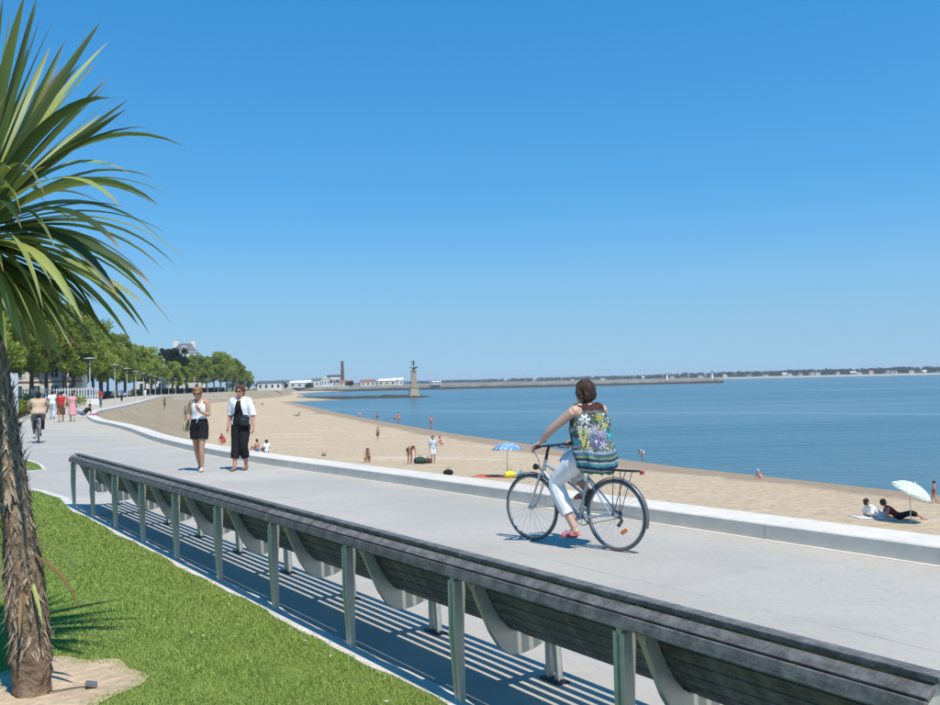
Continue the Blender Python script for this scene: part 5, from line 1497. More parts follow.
ORD = ['first', 'second', 'third', 'fourth', 'fifth', 'sixth', 'seventh', 'eighth', 'ninth', 'tenth', 'eleventh', 'twelfth', 'thirteenth', 'fourteenth', 'fifteenth', 'sixteenth', 'seventeenth', 'eighteenth', 'nineteenth', 'twentieth', 'twenty-first', 'twenty-second', 'twenty-third', 'twenty-fourth', 'twenty-fifth', 'twenty-sixth']
lp = lamp()
LAMPS = [(-33.4, 82.5), (-39.9, 105.5), (-45.7, 125), (-52.0, 146), (-57.8, 166), (-63.6, 186.5), (-69.6, 207.5), (-75.2, 228.5), (-80.3, 250), (-83.2, 265), (-85.6, 281), (-86.6, 296), (-87.0, 311), (-87.5, 326), (-88, 341), (-88.6, 357), (-89.6, 374), (-91, 391)]
for i, (x, y) in enumerate(LAMPS):
    o = lp if i == 0 else copy_tree(lp)
    o.location = (x, y, 0)
    tag(o, 'grey lamp post with flat disc head, %s from the bend of the low wall' % ORD[i], 'lamp', 'lamp posts along the promenade')

def crown_material(name, c0, c1, c2):
    m, nt, b = new_mat(name)
    g = nt.nodes.new('ShaderNodeNewGeometry'); oi = nt.nodes.new('ShaderNodeObjectInfo')
    n1 = noise_n(nt, coords(nt), .55, 3, .6)
    c = ramp(nt, mathn(nt, 'ADD', mathn(nt, 'MULTIPLY', g.outputs['Random Per Island'], .55), mathn(nt, 'MULTIPLY_ADD', n1, .9, -.22)), [(.15, c0), (.5, c1), (.9, c2)])
    hsv = nt.nodes.new('ShaderNodeHueSaturation'); nt.links.new(c, hsv.inputs['Color'])
    nt.links.new(mathn(nt, 'MULTIPLY_ADD', oi.outputs['Random'], .4, .8), hsv.inputs['Value'])
    c = hsv.outputs[0]
    nt.links.new(c, b.inputs['Base Color']); b.inputs['Roughness'].default_value = .55; b.inputs['Specular IOR Level'].default_value = .3
    tr = nt.nodes.new('ShaderNodeBsdfTranslucent'); nt.links.new(c, tr.inputs['Color'])
    mxs = nt.nodes.new('ShaderNodeMixShader'); mxs.inputs[0].default_value = .5
    out = [n for n in nt.nodes if n.type == 'OUTPUT_MATERIAL'][0]
    nt.links.new(b.outputs[0], mxs.inputs[1]); nt.links.new(tr.outputs[0], mxs.inputs[2]); nt.links.new(mxs.outputs[0], out.inputs['Surface'])
    return m
M_CROWN = crown_material('plane_tree_leaves', (.13, .195, .026), (.28, .35, .052), (.43, .47, .10))
M_CROWN_D = crown_material('dark_pine_needles', (.012, .035, .014), (.025, .06, .022), (.045, .085, .03))
M_BARK = mat('grey_brown_bark', (.12, .095, .07), .95, .3, 3, bmp=.6, bdist=.05, spec=.1)
def leaves(centres, radii, per, size, gen):
    """triangular leaves scattered through clumps"""
    out = []
    for c, r in zip(centres, radii):
        d = gen.normal(0, 1, (per, 3)); d /= np.linalg.norm(d, axis=1)[:, None]
        p = np.array(c) + d * (gen.random((per, 1)) ** .45) * np.array([r, r, r * .75])
        a = gen.normal(0, 1, (per, 3)); a /= np.linalg.norm(a, axis=1)[:, None]
        b = np.cross(a, gen.normal(0, 1, (per, 3))); b /= np.linalg.norm(b, axis=1)[:, None]
        s = gen.uniform(.6, 1.25, (per, 1)) * size
        out.append(np.stack([p + a * s, p - a * s * .5 + b * s * .75, p - a * s * .5 - b * s * .75], 1))
    return np.concatenate(out)
def tree_proto(seed, h, rc, trunk_h, lean=0.0, pine=False):
    gen = np.random.default_rng(seed); rr = random.Random(seed)
    root = thing('pine_tree' if pine else 'plane_tree', 'x', 'tree')
    mb = MB(); fork = V3(lean * .3, 0, trunk_h)
    mb.tube([(0, 0, -.1), (0.02, 0, trunk_h * .5), fork], [.34, .26, .22], 10)
    cs, rs = [], []
    n = 66 if not pine else 40
    for i in range(n):
        th = rr.uniform(0, 2 * PI); u = rr.random() ** .6
        if pine: z = h - rr.uniform(.3, .34 * h); k = 1.0
        else:
            z = trunk_h + .3 + (h - trunk_h - .8) * rr.random() ** .85
            t = (z - trunk_h) / (h - trunk_h); k = math.sin(PI * min(1, .18 + .78 * t)) ** .6
        c = (rc * k * u * math.cos(th) + lean, rc * k * u * math.sin(th), z)
        cs.append(c); rs.append(rr.uniform(.75, 1.35) * rc / 4.6)
        if i % 4 == 0:
            mid = lerp(fork, Vector(c), .5) + V3(0, 0, .3)
            mb.tube([fork - V3(0, 0, .2), mid, c], [.13, .07, .03], 6)
    mb.build('trunk', M_BARK, root, smooth=True)
    T = leaves(cs, rs, 190 if not pine else 260, .24 if not pine else .26, gen)
    link_mesh('crown', tri_mesh('crown', T, M_CROWN_D if pine else M_CROWN), root)
    return root
protos = [tree_proto(1, 13.2, 4.9, 3.9), tree_proto(2, 13.8, 5.3, 4.1), tree_proto(3, 12.2, 4.6, 3.7)]
used = [False] * 3
def put_tree(k, x, y, s, rz, label, group):
    o = copy_tree(protos[k]) if used[k] else protos[k]; used[k] = True
    o.location = (x, y, -.02); o.scale = (s * 1.06, s * 1.06, s * 1.13); o.rotation_euler = (0, 0, rz)
    tag(o, label, 'tree', group)
ROW = [(-47.5, 91, .88), (-52.5, 106, .96), (-56, 120, 1.0), (-60, 133, .98), (-63.5, 147, 1.0), (-67.5, 160, 1.02), (-71.5, 174, 1.0), (-75.5, 188, 1.02), (-80, 203, 1.04), (-84.5, 219, 1.0), (-88.5, 235, 1.0), (-92, 250, .98), (-94.5, 264, .96), (-95.5, 276, .90), (-96.2, 287, .80)]
for i, (x, y, s) in enumerate(ROW):
    put_tree(i % 3, x, y, s, i * 1.7, 'plane tree, %s from the picket fence in the row behind the lamp posts' % ORD[i], 'plane trees behind the promenade')
ROW2 = [(-94.0, 297, .66), (-95.0, 306, .68), (-95.5, 316, .80), (-95.0, 327, .84), (-95.0, 338, .86), (-95.0, 348, .92), (-95.5, 359, .98), (-96, 370, .95), (-96.5, 381, .88), (-97.5, 393, .80), (-98.5, 406, .66), (-99.5, 420, .58)]
for i, (x, y, s) in enumerate(ROW2):
    put_tree((i + 1) % 3, x, y, s, i * 2.3, 'smaller plane tree, %s from the dark pine in the far clump' % ORD[i], 'plane trees of the far clump')
BACK = [(-66, 128, 1.05), (-72, 142, 1.05), (-60, 112, 1.0), (-58, 102, 1.0), (-84, 178, 1.0), (-91, 196, 1.0), (-96, 214, 1.0), (-100, 232, .95), (-103, 250, .95), (-105, 268, .9), (-104, 284, .85)]
for i, (x, y, s) in enumerate(BACK):
    put_tree(i % 3, x, y, s, i * 1.1 + .5, 'plane tree, %s from the picket fence in the back row' % ORD[i], 'plane trees of the second row')
pn = tree_proto(9, 14.4, 4.6, 8.6, .6, True); pn.location = (-95.5, 301, 0); tag(pn, 'dark flat-topped pine rising beside the white mansard house', 'tree')
# shrubs by the lawn beyond the palm
def shrub(label, x, y, h, r, seed, m=None):
    gen = np.random.default_rng(seed); rr = random.Random(seed)
    root = thing('shrub', label, 'shrub', (x, y, 0), 0, 'low shrubs beyond the lawn')
    mb = MB(); cs = []; rs = []
    for i in range(16):
        th = rr.uniform(0, 2 * PI); u = rr.random() ** .5
        c = (r * u * math.cos(th), r * u * math.sin(th), h * rr.uniform(.3, .85)); cs.append(c); rs.append(.36 * r + .05)
        mb.tube([(0, 0, -.02), (c[0] * .5, c[1] * .5, c[2] * .6), c], [.025, .018, .008], 5)
    mb.build('stem', M_BARK, root)
    link_mesh('foliage', tri_mesh('foliage', leaves(cs, rs, 120, .085, gen), m or M_CROWN), root)
shrub('low green shrub at the tip of the second lawn beyond the palm trunk', -28.6, 59.5, 1.2, 1.0, 21)
shrub('darker low shrub behind the palm trunk', -31.0, 63.5, 1.5, 1.3, 22, M_CROWN_D)
shrub('low shrub near the first lamp post on the dry grass', -39.5, 93, 1.1, 1.4, 23)

M_GLASS = mat('dark_window_glass', (.03, .04, .05), .12, .2, 4)
M_STONE_W = mat('white_render', (.66, .64, .60), .9, .08, 1.2)
M_CREAM = mat('cream_render', (.64, .56, .46), .9, .10, .8)
M_SLATE = mat('blue_grey_slate', (.10, .11, .125), .7, .2, 3, bmp=.4, bdist=.03)
M_TILE = mat('red_brown_tile', (.24, .105, .065), .85, .2, 3, bmp=.4, bdist=.03)
M_WFRAME = mat('white_frame_paint', (.56, .56, .54), .5, .05, 4)
M_SHUT = mat('pale_shutter', (.50, .50, .48), .7, .06, 6)
def window(root, x, y, z, w, h, face='y', shutters=False):
    """a window set in a wall that faces -y (or +x)"""
    rot = Matrix.Identity(4) if face == 'y' else Matrix.Rotation(PI / 2, 4, 'Z')
    wd = bpy.data.objects.new('window', None); COL.objects.link(wd); wd.parent = root; wd.matrix_local = Matrix.Translation((x, y, z)) @ rot; wd.empty_display_size = .2
    MB().box((0, -.02, 0), (w, .06, h)).build('pane', M_GLASS, wd)
    f = MB()
    for sx in (-1, 1): f.box((sx * (w / 2 + .04), -.05, 0), (.08, .12, h + .16))
    for sz in (-1, 1): f.box((0, -.052, sz * (h / 2 + .04)), (w - .001, .12, .08))
    f.box((0, -.06, 0), (.05, .06, h - .004))
    f.build('frame', M_WFRAME, wd)
    if shutters:
        for sx in (-1, 1): MB().box((sx * (w / 2 + .08 + w * .26), -.03, 0), (w * .5, .05, h)).build('shutter', M_SHUT, wd)
def gable(mb, x0, x1, y0, y1, z, h, ov=.3, along='x'):
    if along == 'x':
        ym = (y0 + y1) / 2
        mb.prism([(x0 - ov, y0 - ov, z), (x0 - ov, y1 + ov, z), (x0 - ov, ym, z + h)], (x1 - x0 + 2 * ov, 0, 0))
    else:
        xm = (x0 + x1) / 2
        mb.prism([(x0 - ov, y0 - ov, z), (x1 + ov, y0 - ov, z), (xm, y0 - ov, z + h)], (0, y1 - y0 + 2 * ov, 0))
    return mb
# cream building under the trees
def cream_house():
    r = thing('house', 'cream building with tall windows and red brown roof behind the trees', 'building', (-76, 158, 0), R(18))
    MB().box((0, 5, 3.3), (20, 10, 6.8)).build('wall', M_CREAM, r)
    gable(MB(), -10, 10, 0, 10, 6.7, 2.6).build('roof', M_TILE, r)
    MB().box((0, -.04, 3.35), (20.1, .12, .22)).build('string_course', M_TILE, r)
    for i in range(7):
        for z in (1.7, 5.0): window(r, -8.4 + 2.8 * i, 0, z, 1.1, 1.9, shutters=(z > 3))
    MB().box((-5, 5, 9.4), (.8, .8, 1.6)).build('chimney', M_STONE_W, r)
    r2 = thing('house', 'second cream house with white gable further along behind the lamp posts', 'building', (-88, 186, 0), R(15))
    MB().box((0, 4, 3.0), (12, 8, 6.2)).build('wall', M_STONE_W, r2)
    gable(MB(), -6, 6, 0, 8, 6.1, 2.8).build('roof', M_TILE, r2)
    for i in range(4):
        for z in (1.7, 4.7): window(r2, -4.2 + 2.8 * i, 0, z, 1.0, 1.7)
cream_house()
def fence():
    r = thing('picket_fence', 'white picket fence on a low wall in front of the cream building', 'fence', (-52.5, 110, 0), R(14))
    MB().box((0, 0, .35), (17, .25, .76)).build('base_wall', M_STONE_W, r)
    for z in (.98, 1.82): MB().box((0, .035, z), (17, .04, .09)).build('rail', M_WFRAME, r)
    me = fix(MB().prism([(-.06, 0, .78), (.06, 0, .78), (.06, 0, 2.0), (0, 0, 2.1), (-.06, 0, 2.0)], (0, -.03, 0)).mesh('picket', M_WFRAME))
    for i in range(56):
        o = link_mesh('picket', me, r); o.location = (-8.3 + .302 * i, .012, 0)
fence()
def mansard():
    r = thing('house', 'tall white villa with grey mansard roof and chimneys rising above the trees', 'building', (-107.3, 354, 0), R(14)); r.scale = (1.1, 1.1, 1.1)
    MB().box((0, 5, 6.9), (7.4, 10, 14.0)).build('wall', M_STONE_W, r)
    MB().box((0, 5, 13.95), (7.9, 10.5, .3)).build('cornice', M_WFRAME, r)
    mb = MB(); b = [(-3.8, -.1, 14.1), (3.8, -.1, 14.1), (3.8, 10.1, 14.1), (-3.8, 10.1, 14.1)]; t = [(-2.2, 1.5, 17.0), (2.0, 1.5, 17.0), (2.0, 8.5, 17.0), (-2.2, 8.5, 17.0)]
    mb.add(b + t, [(3, 2, 1, 0), (4, 5, 6, 7)] + [(i, (i + 1) % 4, 4 + (i + 1) % 4, 4 + i) for i in range(4)]).build('roof', M_SLATE, r)
    for x, y, w in ((-3.0, 2.0, 1.9), (2.5, 3.0, 1.5)):
        ch = MB().box((x, y, 16.4), (w, .9, 3.6)).build('chimney', M_STONE_W, r)
        MB().box((x, y, 18.28), (w + .2, 1.1, .18)).build('chimney_cap', M_WFRAME, ch)
    d = MB().box((-.4, .55, 15.2), (1.3, 1.4, 1.6)).build('dormer', M_STONE_W, r); MB().box((-.4, -.17, 15.2), (.8, .06, 1.0)).build('pane', M_GLASS, d)
    for i in range(3):
        for z in (9.0, 12.4): window(r, -2.4 + 2.3 * i, 0, z, .9, 1.7)
    MB().box((5.3, 5, 5.6), (3.2, 8, 11.6)).build('side_wing', M_STONE_W, r)
    mb = MB(); b = [(3.65, .8, 11.4), (7.1, .8, 11.4), (7.1, 9.2, 11.4), (3.65, 9.2, 11.4)]; t = [(3.65, 2.6, 14.0), (4.4, 2.6, 14.0), (4.4, 7.4, 14.0), (3.65, 7.4, 14.0)]
    mb.add(b + t, [(3, 2, 1, 0), (4, 5, 6, 7)] + [(i, (i + 1) % 4, 4 + (i + 1) % 4, 4 + i) for i in range(4)]).build('wing_roof', M_SLATE, r)
    for z in (6.4, 9.6):
        MB().box((5.3, .55, z), (2.6, .9, .14)).build('balcony', M_WFRAME, r)
        window(r, 5.3, 1.0, z + 1.1, 1.3, 1.9)
    MB().box((-8, 6, 4.0), (8, 8, 8.2)).build('annex', M_STONE_W, r)
mansard()
def low_house(label, x, y, rz, w, d, h, rh, wall, roof, win=3, along='x'):
    r = thing('house', label, 'building', (x, y, -.1), rz)
    MB().box((0, d / 2, h / 2), (w, d, h)).build('wall', wall, r)
    gable(MB(), -w / 2, w / 2, 0, d, h - .02, rh, .35, along).build('roof', roof, r)
    for i in range(win):
        wd = MB().box((-w / 2 + (i + .5) * w / win, -.03, h * .55), (w / win * .42, .1, h * .42)).build('window', M_WFRAME, r)
        MB().box((-w / 2 + (i + .5) * w / win, -.09, h * .55), (w / win * .32, .06, h * .36)).build('pane', M_GLASS, wd)
    return r
low_house('white house seen between the tree trunks by the far lamp posts', -104, 306, R(10), 9, 8, 5, 2, M_STONE_W, M_SLATE)
low_house('small cream house half hidden behind the far clump of trees', -108, 352, R(8), 14, 8, 4.5, 2, M_CREAM, M_TILE, 4)
low_house('long pale kiosk at the end of the far clump of trees', -92.5, 432, 0, 11, 6, 3.6, .9, M_STONE_W, M_SLATE, 4)
# information totem behind the palm trunk
r = thing('information_totem', 'tall pale grey information panel standing behind the palm trunk', 'sign', (-24.6, 50.5, 0), R(20))
MB().box((0, 0, 1.62), (.52, .10, 2.1)).build('panel', mat('pale_panel', (.48, .51, .55), .5, .05, 3), r, bevel=.01)
for k in (-1, 1): MB().box((k * .2, 0, .30), (.06, .06, .62)).build('post', M_LAMP, r)

# parked cars along the road
M_TYREC = mat('car_tyre', (.02, .02, .02), .8, .2, 20)
def car(label, x, y, rz, paint, van=False):
    r = thing('parked_car', label, 'car', (x, y, -.02), rz, 'cars parked behind the promenade')
    h = 1.95 if van else 1.45
    prof = [(-2.1, .30), (-2.12, .72), (-1.98, .88), (-1.05, .96), (1.75, .96), (2.08, .86), (2.12, .40), (2.05, .28)]
    if van: prof = [(-2.1, .30), (-2.12, .80), (-1.95, 1.0), (-1.35, 1.06), (2.05, 1.06), (2.12, .90), (2.12, .40), (2.05, .28)]
    MB().prism([(px, -.85, pz) for px, pz in prof], (0, 1.7, 0)).build('body', paint, r, bevel=.06)
    zb = prof[3][1] - .02
    cab = [(-1.1, zb), (-.45, h - .10), (-.1, h), (1.2, h), (1.55, h - .12), (1.95, zb)] if not van else [(-1.4, zb), (-.75, h - .1), (-.4, h), (1.9, h), (2.02, h - .12), (2.05, zb)]
    MB().prism([(px, -.74, pz) for px, pz in cab], (0, 1.48, 0)).build('cabin', paint, r, bevel=.05)
    gl = [(cab[0][0] + .22, zb + .04), (cab[1][0] + .08, h - .14), (cab[4][0] - .1, h - .14), (cab[5][0] - .22, zb + .04)]
    for sy in (-.752, .722): MB().prism([(px, sy, pz) for px, pz in gl], (0, .03, 0)).build('side_window', M_GLASS, r)
    a, b = Vector((cab[0][0], 0, cab[0][1])), Vector((cab[1][0], 0, cab[1][1])); n_ = V3(-.03, 0, .02)
    MB().prism([a + V3(.05, -.62, .05) + n_, a + V3(.05, .62, .05) + n_, b + V3(-.03, .56, -.03) + n_, b + V3(-.03, -.56, -.03) + n_], (-.012, 0, .008)).build('windscreen', M_GLASS, r)
    me = fix(MB().lathe([(.20, -.10), (.30, -.10), (.315, -.06), (.315, .06), (.30, .10), (.20, .10)], 18).mesh('wheel', M_TYREC)); mr = fix(MB().lathe([(.18, -.104), (.19, .104)], 14).mesh('rim', M_CHROME))
    for px in (-1.3, 1.3):
        for sy in (-1, 1):
            w = link_mesh('wheel', me, r); w.matrix_local = Matrix.Translation((px, sy * .78, .315)) @ Matrix.Rotation(PI / 2, 4, 'X'); link_mesh('rim', mr, w)
    for sy in (-.58, .58): MB().box((-2.10, sy, .68), (.08, .30, .14)).build('headlight', M_WFRAME, r)
paints = [mat('car_dark_blue', (.02, .03, .07), .25, .05, 3), mat('car_silver', (.40, .41, .42), .3, .05, 3, metal=.5), mat('car_white', (.62, .62, .62), .3, .04, 3), mat('car_red', (.35, .03, .025), .3, .05, 3), mat('car_black', (.02, .02, .022), .25, .05, 3)]
CARS = [('dark blue van parked behind the first lamp post', 96, 12.5, 0, True), ('silver car parked next to the dark blue van', 108, 12, 1, False), ('black car parked behind the second lamp post', 118, 12, 4, False), ('white car parked between the red car and the black car', 131, 12, 2, False),
        ('red car parked beneath the plane trees', 142, 12, 3, False), ('silver van parked far along under the plane trees', 160, 12, 1, True), ('white van parked far along under the plane trees', 186, 12, 2, True), ('dark blue car parked far along under the plane trees', 212, 12, 0, False), ('white car parked near the far end of the tree row', 240, 12, 2, False)]
for lb, y, off, k, v in CARS:
    p = shore_at(y, off); q = shore_at(y + 8, off); car(lb, p[0], p[1], math.atan2(q[1] - p[1], q[0] - p[0]), paints[k], v)
# white bench and bin at the head of the beach steps
def railing():
    r = thing('handrail', 'pale metal handrail beside the steps to the far beach', 'railing', (-50, 158, -.6), R(20))
    for z in (.55, 1.05): MB().tube([(0, 0, z), (9, 0, z)], .04, 8).build('rail', M_LAMP, r)
    for i in range(7): MB().tube([(i * 1.5, 0, -.3), (i * 1.5, 0, 1.05)], .035, 8).build('post', M_LAMP, r)
railing()
# hedge and pale houses that close the view beneath the trees
def hedge(label, y0, y1, off, h, seed):
    g2 = np.random.default_rng(seed); rr = random.Random(seed); cs = []; st = MB()
    a, b = shore_at(y0, off), shore_at(y1, off); root = thing('hedge', label, 'hedge', (a[0], a[1], 0)); L = math.hypot(*(b - a)); n = int(L / .9)
    for i in range(n):
        t = i / n; c = ((b[0] - a[0]) * t + rr.uniform(-.3, .3), (b[1] - a[1]) * t + rr.uniform(-.3, .3))
        for z in (.35, .75): cs.append((c[0], c[1], h * z))
        if i % 3 == 0: st.tube([(c[0], c[1], -.05), (c[0], c[1], h * .6)], .05, 5)
    st.build('stem', M_BARK, root)
    link_mesh('foliage', tri_mesh('foliage', leaves(cs, [.75 * h / 1.6] * len(cs), 70, .17, g2), M_CROWN_D), root)
hedge('dark clipped hedge behind the parked cars under the trees', 150, 262, 27, 1.9, 31)
hedge('dark hedge beyond the pine below the white villa', 270, 392, 15, 1.7, 32)
for i, (y, off, w, nm, c, rf) in enumerate([(205, 42, 14, 'long white house with slate roof behind the dark hedge', M_STONE_W, M_SLATE), (228, 40, 11, 'cream house with tiled roof behind the dark hedge', M_CREAM, M_TILE), (250, 38, 10, 'white house with tiled roof at the end of the dark hedge', M_STONE_W, M_TILE)]):
    p = shore_at(y, off); low_house(nm, p[0], p[1], R(14), w, 8, 5.5, 2.4, c, rf, 4)
# ------------------------------------------------------------------ across the water
M_ROCK = mat('dark_seaweed_rock', (.055, .050, .036), .9, .35, .25, bmp=.8, bdist=.3, spec=.2)
def reef():
    rr = random.Random(5)
    xs_ = np.linspace(-96, -13, 110); ts = np.linspace(0, 1, 26)
    XX = np.zeros((len(xs_), len(ts))); YY = XX.copy(); ZZ = XX.copy()
    for i, x in enumerate(xs_):
        t0 = i / (len(xs_) - 1)
        y0 = 366 - 5 * math.sin(t0 * 7) + 16 * max(0, 1 - t0 * 3); y1 = 462 - 62 * t0 + 8 * math.sin(t0 * 11)
        for j, t in enumerate(ts):
            XX[i, j] = x; YY[i, j] = y0 + (y1 - y0) * t
            e = min(1, 6 * t, 6 * (1 - t), 8 * (1 - t0) + .02, 8 * t0 + .3)
            ZZ[i, j] = SEA_Z - .25 + e * (.75 + .6 * vnoise(x * .16, YY[i, j] * .10) + .35 * vnoise(x * .5, YY[i, j] * .3, 4))
    tag(link_mesh('reef', grid_np('reef', XX, YY, ZZ, M_ROCK, False)), kind='structure')
reef()
def monument():
    x, y = -23.2, 384
    r = thing('monument', 'stone pillar topped by a bronze winged eagle and a figure on the reef', 'monument', (x, y, SEA_Z), R(10))
    st = mat('warm_granite', (.36, .29, .21), .9, .12, .8, bmp=.3, bdist=.05); br = mat('dark_bronze', (.045, .075, .065), .5, .2, 2, metal=.4)
    def frustum(z0, z1, w0, w1, nm, m=st):
        b = [(-w0, -w0, z0), (w0, -w0, z0), (w0, w0, z0), (-w0, w0, z0)]; t = [(-w1, -w1, z1), (w1, -w1, z1), (w1, w1, z1), (-w1, w1, z1)]
        return MB().add(b + t, [(3, 2, 1, 0), (4, 5, 6, 7)] + [(i, (i + 1) % 4, 4 + (i + 1) % 4, 4 + i) for i in range(4)]).build(nm, m, r, bevel=.06)
    frustum(-.5, 3.9, 2.2, 1.55, 'base'); frustum(3.89, 4.2, 1.70, 1.70, 'plinth'); frustum(4.19, 10.5, 1.18, .92, 'pillar'); frustum(10.49, 11.0, 1.15, 1.15, 'capital')
    e = MB().tube([(-.9, 0, 11.6), (-.3, 0, 11.7), (.5, 0, 11.75), (1.3, 0, 11.5)], [.15, .45, .5, .15], 10)
    for s_ in (-1, 1):
        e.add([(-.3, s_ * .3, 11.9), (.6, s_ * .3, 11.8), (.9, s_ * 1.1, 12.0), (.2, s_ * 1.9, 12.3), (-.4, s_ * 1.1, 12.4), (-.3, s_ * .3, 11.75), (.6, s_ * .3, 11.65), (.9, s_ * 1.1, 11.85), (.2, s_ * 1.9, 12.2), (-.4, s_ * 1.1, 12.25)],
              [(0, 1, 2, 4), (2, 3, 4), (5, 9, 7, 6), (7, 9, 8), (0, 5, 6, 1), (1, 6, 7, 2), (2, 7, 8, 3), (3, 8, 9, 4), (4, 9, 5, 0)])
    e.tube([(-.9, 0, 11.6), (-1.3, 0, 11.9), (-1.6, 0, 11.8)], [.2, .16, .04], 8); e.box((0, 0, 11.2), (.8, .8, .6))
    eo = e.build('eagle', br, r); eo.rotation_euler = (0, 0, R(60))
    J = scl(STAND(1.0), 1.9)
    J['elL'] = V3(-.62, 0, 2.2); J['wrL'] = V3(-.85, 0, 2.05); J['elR'] = V3(.60, .05, 2.3); J['wrR'] = V3(.80, .1, 2.2)
    f = Figure.__new__(Figure); f.J = J; f.s = 1.9; f.g = 1.1; f.vox = .05; f.side = V3(1, 0, 0); f.look = V3(0, 1, 0); f.skin = br; f.fdir = {}; f.root = r
    f.body(); f.body_o.name = 'statue'; f.body_o.location = (0, 0, 12.05); f.body_o.rotation_euler = (0, 0, PI)
    MB().box((0, 0, 13.6), (.10, .14, 2.2)).build('sword', br, r).location = (-.8, 0, .5)
monument()

def quay_material():
    m, nt, b = new_mat('quay_stone')
    co = coords(nt); sp = nt.nodes.new('ShaderNodeSeparateXYZ'); nt.links.new(co, sp.inputs[0])
    n1 = noise_n(nt, co, .12, 5, .6)
    c = ramp(nt, n1, [(.3, (.20, .175, .145)), (.7, (.32, .285, .24))])
    tide = ramp(nt, mathn(nt, 'MULTIPLY_ADD', mathn(nt, 'ADD', sp.outputs[2], mathn(nt, 'MULTIPLY_ADD', n1, 1.2, -.6)), .25, 1.0), [(.42, (1, 1, 1)), (.50, (0, 0, 0))])
    nt.links.new(mix(nt, tide, c, (.055, .055, .045)), b.inputs['Base Color']); b.inputs['Roughness'].default_value = .9
    return m
M_QUAY = quay_material()
def pier():
    r = thing('pier', 'long low stone jetty across the bay with pale top and dark tide line', 'pier')
    mb = MB(); pts = [(-165, 838), (-60, 822), (60, 800), (140, 800), (212, 806)]
    for (x0, y0), (x1, y1) in zip(pts[:-1], pts[1:]):
        d = Vector((x1 - x0, y1 - y0, 0)).normalized(); n_ = V3(d.y, -d.x, 0)
        if n_.y > 0: n_ = -n_
        a, b = V3(x0, y0, 0), V3(x1, y1, 0)
        mb.prism([a + n_ * 1.5 + V3(0, 0, -6), a + V3(0, 0, -.1), a - n_ * 9 + V3(0, 0, -.1), a - n_ * 9 + V3(0, 0, -6)], b - a + d * .0)
    mb.build('quay', M_QUAY, r)
    pr_ = MB()
    for (x0, y0), (x1, y1) in zip(pts[1:-1], pts[2:]): pr_.prism([(x0, y0 + 6.5, -.11), (x0, y0 + 6.5, .75), (x0, y0 + 7.4, .75), (x0, y0 + 7.4, -.11)], (x1 - x0, y1 - y0, 0))
    pr_.build('parapet', mat('parapet_stone', (.33, .30, .26), .9, .1, .3), r)
    h = MB().lathe([(6, -6), (5.6, -.05), (5.6, .0)], 20).build('pier_head', M_QUAY, r); h.location = (212, 810, 0)
pier()
def lighthouse(label, x, y, h, w, top):
    r = thing('lighthouse', label, 'lighthouse', (x, y, -.1), 0, 'small lights on the jetty')
    MB().lathe([(w, 0), (w * .8, h * .15), (w * .62, h * .72), (w * .9, h * .73), (w * .9, h * .77)], 14).build('tower', M_STONE_W, r, smooth=True)
    MB().lathe([(w * .5, h * .765), (w * .5, h * .92)], 12).build('lantern', M_GLASS, r)
    MB().lathe([(w * .6, h * .915), (w * .35, h * .97), (w * .06, h)], 12).build('dome', top, r)
lighthouse('white lighthouse tower standing on the jetty before its end', 168.5, 807.5, 6.4, 1.25, M_STONE_W)
lighthouse('white lighthouse tower on the round head of the jetty', 208.5, 812, 6.8, 1.35, mat('dark_green_dome', (.03, .09, .06), .5, .1, 3))

# land and houses on the opposite side of the harbour
TOWN = [(-191, 880, 9, 4.5, 'low cream house beside the dark trees across the harbour', M_CREAM, M_SLATE), (-178, 905, 16, 5.5, 'long white building with slate roof across the harbour', M_STONE_W, M_SLATE), (-160, 880, 20, 4.6, 'wide white building with pale roof behind the seawall', M_STONE_W, M_STONE_W),
        (-146, 893, 11, 6.5, 'white house with dark roof beside the wide white building', M_STONE_W, M_SLATE), (-136, 880, 8, 7.8, 'tall white gabled house on the harbour front', M_STONE_W, M_STONE_W), (-127, 898, 9, 4.5, 'small white house behind the tall gabled one', M_STONE_W, M_SLATE), (-118, 886, 12, 4.0, 'cream shed with brown roof near the chimney', M_CREAM, M_TILE),
        (-96, 880, 14, 4.2, 'cream warehouse with brown roof right of the chimney', M_CREAM, M_TILE), (-78, 876, 17, 4.6, 'long beige shed with pale roof past the warehouse', M_CREAM, M_CREAM), (-70, 902, 10, 5.2, 'white shed behind the beige one', M_STONE_W, M_STONE_W), (-212, 888, 12, 4.5, 'pale house at the edge of the far tree clump', M_STONE_W, M_TILE), (-30, 815, 8, 2.6, 'tiny white hut on the jetty near the monument', M_STONE_W, M_STONE_W)]
for i, (x, y, w, h, lb, wm, rm) in enumerate(TOWN):
    o = low_house(lb, x, y, R(8 * math.sin(i * 2.1)), w, 9 if y > 830 else 3.5, h, 2.2 if y > 830 else .8, wm, rm, 3, 'y' if 'gabled' in lb else 'x'); o['group'] = 'houses across the harbour'
